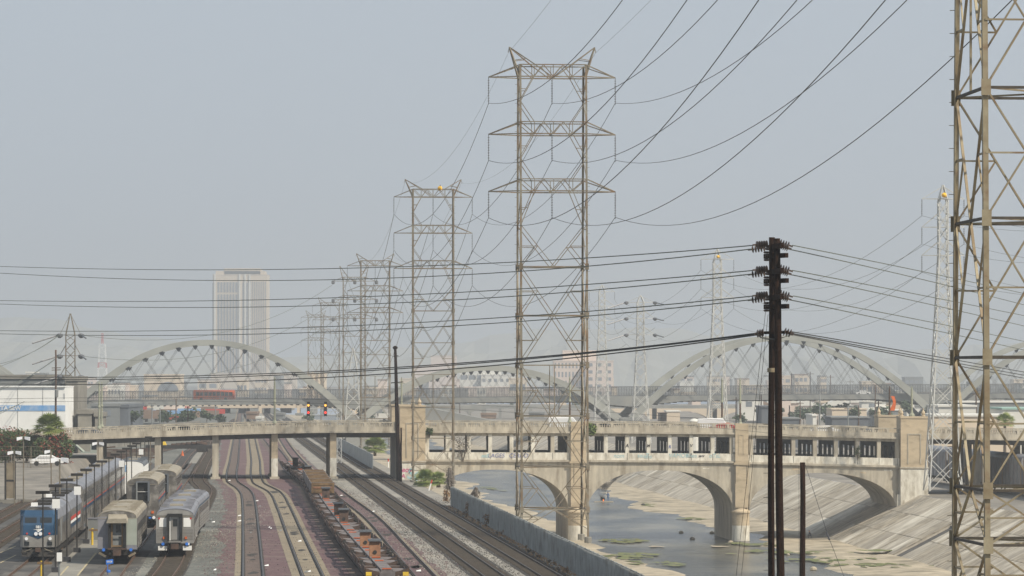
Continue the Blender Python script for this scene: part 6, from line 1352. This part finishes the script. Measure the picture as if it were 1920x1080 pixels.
# the tall tower
TY = 4500; tw = building('tall pale office tower fading into the haze behind the left arch', 399, 501, 516, TY, 'btan', 45, 'office_tower', par=1)
for a, b_, r in ((404, 496, 508), (420, 488, 503)): MB().box(Xs(a, TY), Xs(b_, TY), TY + 2, TY + 40, zz_(516, TY) + 1, zz_(r, TY)).build('crown_tier', 'btan', tw)
for k_ in range(8): px = 408 + k_ * 5.6; MB().box(Xs(px, TY), Xs(px + 3.6, TY), TY - .5, TY - .02, 4, zz_(552, TY)).build('window_strip', 'bwin', tw); MB().box(Xs(px, TY), Xs(px + 3.6, TY), TY - .5, TY - .02, zz_(548, TY), zz_(529, TY)).build('window_strip', 'bwin', tw)
for px in (398, 455, 462): MB().box(Xs(px, TY), Xs(px + 2.4, TY), TY - .5, TY - .02, 4, zz_(530, TY)).build('window_strip', 'bwin', tw)
for k_ in range(9): px = 470 + k_ * 3.4; MB().box(Xs(px, TY), Xs(px + 1.1, TY), TY - .5, TY - .02, 4, zz_(528, TY)).build('window_strip', 'bwin', tw)
for px in (401.5, 448, 458.5, 467): MB().box(Xs(px, TY), Xs(px + 3, TY), TY - 1.6, TY - .52, 4, zz_(514, TY)).build('fin', 'bwhite', tw)
building('low wide base block of the office tower', 395, 555, 700, TY - 60, 'btan', 30)
building('pink stepped office block right of the tallest pylon, left part with window rows', 1038, 1098, 678, 2680, 'bpink', 40, wins=(9, 4, .45, .6)); building('pink upper block behind the tallest pylon', 1055, 1118, 659, 2700, 'bpink', 30)
building('pink office wing with three large dark windows, right of the tallest pylon', 1098, 1150, 678, 2670, 'bpink', 40, wins=(3, 5, .5, .45))
building('pale pink far building between the second and tallest pylons', 808, 856, 668, 4000, 'bpink', 30); building('low pink far building left of the pale pink one', 775, 808, 687, 4000, 'bpink', 30)
building('white civic building with a broad dark window band under the centre arch', 862, 940, 697, 2700, 'bwhite', 40, wins=(5, 2, .8, .35)); building('white lower wing of the civic building, to the right', 902, 968, 704, 2690, 'bwhite', 20, wins=(6, 2, .5, .3)); building('brick-coloured low building under the centre arch deck', 870, 1010, 727, 2650, 'bpink', 20)
dc = building('tan art deco building with buttresses beneath the right foot of the left arch', 577, 609, 702, 2000, 'btan', 20)
for px in (576, 585, 596, 606): MB().box(Xs(px, 2000), Xs(px + 3, 2000), 1998.8, 1999.98, 0, zz_(698, 2000)).build('buttress', 'btan', dc)
ab = building('tan building with a large rounded arch window under the left arch of the viaduct', 270, 338, 704, 2200, 'btan', 25)
MB().add([(Xs(315, 2200) + 6.3 * math.cos(t), 2199.7, zz_(734, 2200) + 6.3 * math.sin(t) * .9) for t in [math.pi * k_ / 12 for k_ in range(13)]], [tuple(range(13))]).build('arch_window', 'bwin', ab)
building('small white building left of the arch-window building', 196, 226, 725, 1650, 'bwhite', 20, wins=(5, 2, .5, .4)); building('pale building with window rows behind the left foot of the left arch', 150, 196, 728, 1640, 'bpink', 20, wins=(7, 2, .5, .4)); building('white block on the left skyline', 48, 66, 700, 1800, 'bwhite', 15); building('grey block next to the white one on the left skyline', 66, 84, 702, 1800, 'bgrey', 15)
# white warehouse and its grey neighbours, left
wb = thing('warehouse', 'big white warehouse with a faded blue mural band, at the left edge', 'warehouse', (-90, 660, 0)); WY = 640
MB().box(Xs(-160, WY), Xs(122.5, WY), WY, WY + 12, 0, zz_(726, WY)).build('walls', 'white', wb); MB().box(Xs(-160, WY), Xs(123, WY), WY - .3, WY + 12.2, zz_(726, WY) + .004, zz_(724, WY)).build('parapet', 'white', wb)
MB().box(Xs(-160, WY), Xs(122.4, WY), WY - .06, WY - .004, zz_(770.5, WY), zz_(760, WY)).build('mural_band', 'faded_blue', wb)
for px in (33, 80): MB().box(Xs(px, WY), Xs(px + .6, WY), WY - .05, WY - .003, 1, zz_(728, WY)).build('wall_joint', 'bgrey', wb)
text('CASTA SEW', 'white', Vector((Xs(10, WY), WY - .09, zz_(765.5, WY))), 1.0, wb, name='lettering', shear=0); MB().box(Xs(119.5, WY), Xs(121, WY), WY - .05, WY - .003, zz_(748, WY), zz_(738, WY)).build('window', 'bwin', wb)
building('grey flat-roofed building showing above the white warehouse', -160, 122, 710.5, 700, 'bgrey', 8, roof='pad'); building('tall grey concrete stair tower right of the white warehouse', 123.5, 146, 714, 655, 'pad', 14)
building('low grey concrete block right of the stair tower', 146, 172, 776, 650, 'pad', 16); building('small grey hut on the skyline of the left bridge end', 178, 192, 781, 650, 'pad', 6)
o = building('blue-grey warehouse with a dark end under the left arch of the viaduct', 171, 224, 762, 1000, 'bgrey', 60, wins=None); MB().box(Xs(200, 1000), Xs(208, 1000), 999.9, 999.99, zz_(780, 1000), zz_(769, 1000)).build('window', 'bwin', o); building('dark blue end wall next to the blue-grey warehouse', 224, 241, 764, 1001, 'bdark', 40)
# older arched bridge beyond the viaduct, as bents and arches
ob = thing('old_bridge', 'older pale bridge with arches and pillars far behind the viaduct', 'bridge', (0, 1500, 0)); OY = 1500
MB().box(Xs(230, OY), Xs(700, OY), OY, OY + 15, zz_(765, OY), zz_(757, OY), 1).build('deck', 'btan', ob); MB().box(Xs(700, OY), Xs(1660, OY), OY, OY + 15, zz_(766, OY), zz_(760, OY), 1).build('deck', 'via', ob)
for px in (244, 310, 399, 488, 560): MB().box(Xs(px - 3, OY), Xs(px + 3, OY), OY - .3, OY + 3, 0, zz_(757.5, OY)).build('pillar', 'btan', ob)
for a, b_ in ((410, 427), (446, 464), (494, 503), (525, 543)): MB().box(Xs(a, OY), Xs(b_, OY), OY + 4, OY + 14, 0, zz_(766, OY)).build('wall_pier', 'bdark', ob)
for a, b_ in ((428, 445), (465, 482)): MB().box(Xs(a, OY), Xs(b_, OY), OY + 16, OY + 20, 2, zz_(767, OY)).build('bright_wall', 'bwhite', ob)
for px in range(790, 1020, 29): MB().box(Xs(px, OY), Xs(px + 5, OY), OY - .4, OY + 14, -9, zz_(766, OY) - .01).build('pillar', 'via', ob)
for a, b_ in ((795, 819), (824, 848), (853, 877), (882, 906)):
    c, h = (Xs(a, OY) + Xs(b_, OY)) / 2, (Xs(b_, OY) - Xs(a, OY)) / 2; P_ = [(c + h * math.cos(t), zz_(777, OY) + 1.4 * math.sin(t)) for t in [math.pi * k_ / 10 for k_ in range(11)]]
    MB().prism(P_ + [(c - h, zz_(765.9, OY)), (c + h, zz_(765.9, OY))], OY - .2, OY + 10).build('arch_head', 'via', ob)
for a, b_ in ((1232, 1335), (1345, 1445), (1150, 1222)):
    c, h = (Xs(a, OY) + Xs(b_, OY)) / 2, (Xs(b_, OY) - Xs(a, OY)) / 2; P_ = [(c + h * math.cos(t), zz_(800, OY) + 6.2 * math.sin(t)) for t in [math.pi * k_ / 14 for k_ in range(15)]]
    MB().prism(P_ + [(c - h - 2, zz_(800, OY)), (c - h - 2, zz_(765.9, OY)), (c + h + 2, zz_(765.9, OY)), (c + h + 2, zz_(800, OY))], OY - .2, OY + 14).build('arch_wall', 'btan', ob)
ramp = thing('concrete_ramp', 'sloping concrete ramp below the centre arch of the viaduct', 'ramp', U(850, 780, 1050)); MB().prism([(Xs(740, 1050), 1.2), (Xs(960, 1050), .1), (Xs(960, 1050), 1.4), (Xs(780, 1050), zz_(760, 1050)), (Xs(740, 1050), zz_(758, 1050))], 1050, 1062).build('slab', 'via', ramp)
# right side: warehouses and sheds
for i, q in enumerate([('white warehouse roof behind the right end tower of the bridge', 1760, 1830, 763, 700, 'bwhite', 'bwhite'), ('cream low warehouse with a pale green roof strip at the right edge', 1880, 2010, 768, 690, 'bwhite', 'teal'), ('grey shed roofs with vents right of the white lattice pylon', 1790, 1960, 755, 900, 'bgrey', 'bwhite'), ('cream wall building just above the right bridge rail', 1752, 1900, 781, 660, 'btan', 'bwhite'), ('dark long shed with a flat roof in front of the small houses', 1560, 1630, 784, 900, 'bdark', 'bgrey'), ('second dark shed, left of the long one', 1464, 1500, 786, 900, 'bdark', 'bgrey'), ('white trailer-like box beside the dark shed', 1524, 1531, 780, 850, 'bwhite', 'bwhite'), ('dark blue tall container block left of the double pole', 1428, 1442, 764, 880, 'bdark', 'bdark'), ('brown gabled school-like building among trees', 1560, 1625, 768, 1100, 'btan', 'btan'), ('pale long industrial hall on the right', 1640, 1700, 770, 1250, 'bgrey', 'bwhite'), ('white box container by the old arched bridge', 1250, 1275, 772, 1320, 'btan', 'bwhite'), ('brown trailer next to the white container', 1238, 1250, 776, 1180, 'roofr', 'roofr')]):
    building(q[0], q[1], q[2], q[3], q[4], q[5], 20, 'shed', -2.3, None, q[6], par=.35, cat='shed')
o = thing('storage_dome', 'small white domed tank just above the balustrade left of the middle pilaster', 'tank', U(1302, 790, 700)); c = U(1302, 790, 700); MB().lathe((c.x, 700, -2.3), [(1.0, 0), (1.0, c.z + 2.3 - .3), (.95, c.z + 2.4), (.6, c.z + 2.7), (.1, c.z + 2.85)], 14).build('tank_body', 'bwhite', o)
# gabled small houses on the far slope, right, and random low city blocks
rnd = random.Random(8)
def gable(x, Y, zb, w_, h, wm, rm, label, group):
    o = thing('small_house', label, 'house', (x, Y, zb), 0, group); MB().box(x - w_, x + w_, Y, Y + 9, zb - 2, zb + h).build('walls', wm, o); MB().prism([(x - w_ - .5, zb + h), (x + w_ + .5, zb + h), (x, zb + h + w_ * .55)], Y - .5, Y + 9.5).build('roof', rm, o); MB().box(x - w_ * .4, x + w_ * .1, Y - .08, Y - .003, zb + h * .3, zb + h * .75).build('window', 'bwin', o)
for i in range(56):
    px = rnd.choice([rnd.uniform(1405, 1640), rnd.uniform(1405, 1640), rnd.uniform(1640, 1990)]); Y = rnd.uniform(1250, 2000); row = rnd.uniform(757, 772); gable(Xs(px, Y), Y, zz_(row + 8, Y), rnd.uniform(3.5, 6), rnd.uniform(2.5, 4.5), rnd.choice(['bwhite', 'btan', 'bpink', 'bwhite']), rnd.choice(['bgrey', 'roofr', 'bwhite']), 'small pale gabled house on the hazy slope at the right, beyond the viaduct', 'small houses on the far right slope')
for i in range(110):
    px = rnd.uniform(-60, 1980); Y = rnd.uniform(1350, 3600); top = lerp(HY + 60, HY + 12, min(1, (Y - 1350) / 1500)) - rnd.uniform(0, 16); w_ = rnd.uniform(8, 34) * Y / 2500
    top = max(top, 706 if rnd.random() < .8 else 690)
    building('low hazy city block on the plain beyond the viaduct', px - w_ / 2, px + w_ / 2, top, Y, rnd.choice(['bwhite', 'btan', 'bpink', 'bgrey', 'btan']), rnd.uniform(15, 40), 'city_block', 0, (rnd.randint(2, 5), rnd.randint(1, 2), .7, .35) if rnd.random() < .6 else None, rnd.choice([None, 'bgrey', 'roofr']))['group'] = 'low city blocks in the haze'
for i in range(16): 
    px = rnd.uniform(380, 700) if i % 2 else rnd.uniform(800, 1200); Y = rnd.uniform(1250, 1480); w_ = rnd.uniform(10, 30); building('low shed in the rail yard beyond the viaduct', px - w_ / 2, px + w_ / 2, rnd.uniform(776, 786), Y, rnd.choice(['bgrey', 'bwhite', 'roofr', 'bpink']), 12, 'yard_shed', 0, None, None)['group'] = 'low sheds beyond the viaduct'
# colourful parked trucks beyond, red and blue rows under the left arch
for i in range(26):
    px = rnd.uniform(245, 400) if i < 24 else rnd.uniform(640, 745); Y = rnd.uniform(1200, 1480); x = Xs(px, Y); mm = rnd.choice(['red', 'red', 'roofr', 'bwhite', 'faded_blue', 'bgrey']); o = thing('parked_trailer', {'red': 'red', 'roofr': 'brown', 'bwhite': 'white', 'faded_blue': 'blue', 'bgrey': 'grey'}[mm] + ' parked trailer in the yard between the two bridges', 'trailer', (x, Y, 0)); o['group'] = 'parked trailers between the bridges, ' + o['label'].split()[0]
    L = rnd.uniform(2, 6); MB().box(x - L, x + L, Y, Y + 2.5, 1.0, rnd.uniform(2.4, 3.6)).build('box', mm, o)
    for s_ in (-.6, .6): MB().box(x + L * s_ - .4, x + L * s_ + .4, Y + .1, Y + 2.4, 0, 1.0).build('wheel_set', 'dark', o)
# trees far off
def tree(px, row, Y, r, seed, label, group, zb=-2):
    c = U(px, row, Y); o = thing('tree', label, 'tree', (c.x, Y, zb), 0, group); MB().bar((c.x, Y, zb), c, r * .12 + .1, n=6, w2=.1).build('trunk', 'trunk', o); leaves(c, r * 1.2, r, r, 260, r * .26, seed).build('crown', 'treef', o, kind='stuff')
for i in range(60):
    z_ = [(1395, 1640, 768, 782, 950, 1500), (1630, 1990, 762, 776, 1000, 1600), (180, 420, 778, 788, 1000, 1120), (560, 780, 774, 788, 1300, 1500), (780, 1400, 758, 782, 1560, 2100)][i % 5]
    px, row, Y = rnd.uniform(z_[0], z_[1]), rnd.uniform(z_[2], z_[3]), rnd.uniform(z_[4], z_[5]); tree(px, row, Y, rnd.uniform(1.1, 2.4), 300 + i, 'dark round tree in the haze among the roofs beyond the bridge', 'distant round trees')
for px, row, Y, r in ((1555, 778, 1140, 3.6), (1576, 775, 1160, 3.4), (1507, 780, 1050, 2.2), (1650, 781, 1100, 3.2), (1390, 786, 1000, 1.8)): tree(px, row, Y, r, int(px), {1555: 'larger dark tree left of the gabled building right of the double pole', 1576: 'dark tree touching the gabled building right of the double pole', 1507: 'small tree between the double pole and the white box', 1650: 'dark tree just left of the right end tower of the bridge', 1390: 'small tree behind the middle pilaster of the bridge'}[px], None)
pb = U(1884, 792, 640); palm('small palm beyond the bridge rail at the right edge', (pb.x, 640, -2.3), pb.z + 2.3, 2.0, 50, seed=12)
# red and white radio mast
x = Xs(192, 4200); rm = thing('radio_mast', 'faint red and white lattice mast in the haze behind the left arch', 'radio mast', (x, 4200, 0)); z0 = 0
for k_, (r_a, r_b, w_) in enumerate(((735, 690, 10), (690, 680, 9), (680, 662, 8), (662, 645, 7), (645, 625, 1.6))):
    m_ = MB(); za_, zb_ = zz_(r_a, 4200), zz_(r_b, 4200)
    for s_ in (-1, 1):
        for t_ in (-1, 1): m_.bar((x + s_ * w_ / 2, 4200 + t_ * w_ / 2, za_), (x + s_ * w_ / 2 * .92, 4200 + t_ * w_ / 2 * .9, zb_), .8)
        m_.bar((x - s_ * w_ / 2, 4200 - w_ / 2, za_), (x + s_ * w_ / 2, 4200 - w_ / 2, zb_), .4)
    m_.bar((x - w_ / 2, 4200 - w_ / 2, zb_), (x + w_ / 2, 4200 - w_ / 2, zb_), .6); m_.build('mast_section', 'red' if k_ in (1, 4) else 'white', rm)
# hills
hl = MB(); n_ = 90; R2 = random.Random(4)
ridge = [(-300, 585), (0, 596), (80, 600), (160, 612), (240, 625), (330, 640), (420, 655), (560, 668), (700, 660), (860, 640), (1000, 622), (1150, 612), (1250, 618), (1400, 640), (1600, 655), (1800, 650), (2250, 640)]
for (Yh, sc, ph) in ((6300, .62, 0), (8300, 1.0, 3)):
    vs = []
    for k_ in range(n_ + 1):
        px = -300 + 2550 * k_ / n_; r = prof(ridge, px); r = HY - (HY - r) * sc + 4 * math.sin(px * .021 + ph) + 2.5 * math.sin(px * .07 + ph) + R2.uniform(-.8, .8)
        zt = zz_(r, Yh); vs += [(Xs(px, Yh) * 1.0, Yh - 700, -1), (Xs(px, Yh), Yh - 300 + 60 * math.sin(px * .05), zt * .6 + 8 * math.sin(px * .09)), (Xs(px, Yh), Yh, zt), (Xs(px, Yh), Yh + 500, -1)]
    hl.add(vs, [(4 * k_ + j, 4 * k_ + 4 + j, 4 * k_ + 5 + j, 4 * k_ + 1 + j) for k_ in range(n_) for j in range(3)])
struct('hills', hl, 'hill')
# ------------------------------------------------------------------ haze: one closed box of air
hz = bpy.data.materials.new('haze'); hz.use_nodes = True; hz.cycles.volume_sampling = 'DISTANCE'; n, l = hz.node_tree.nodes, hz.node_tree.links; n.remove(n['Principled BSDF'])
v = n.new('ShaderNodeVolumePrincipled'); v.inputs['Color'].default_value = (.62, .66, .715, 1); v.inputs['Density'].default_value = .00024; v.inputs['Anisotropy'].default_value = .1
l.new(v.outputs[0], n['Material Output'].inputs['Volume']); M['haze'] = hz
h_ = MB().box(-6000, 6000, -120, 9100, -11, 215).build('haze', 'haze'); h_['kind'] = 'stuff'
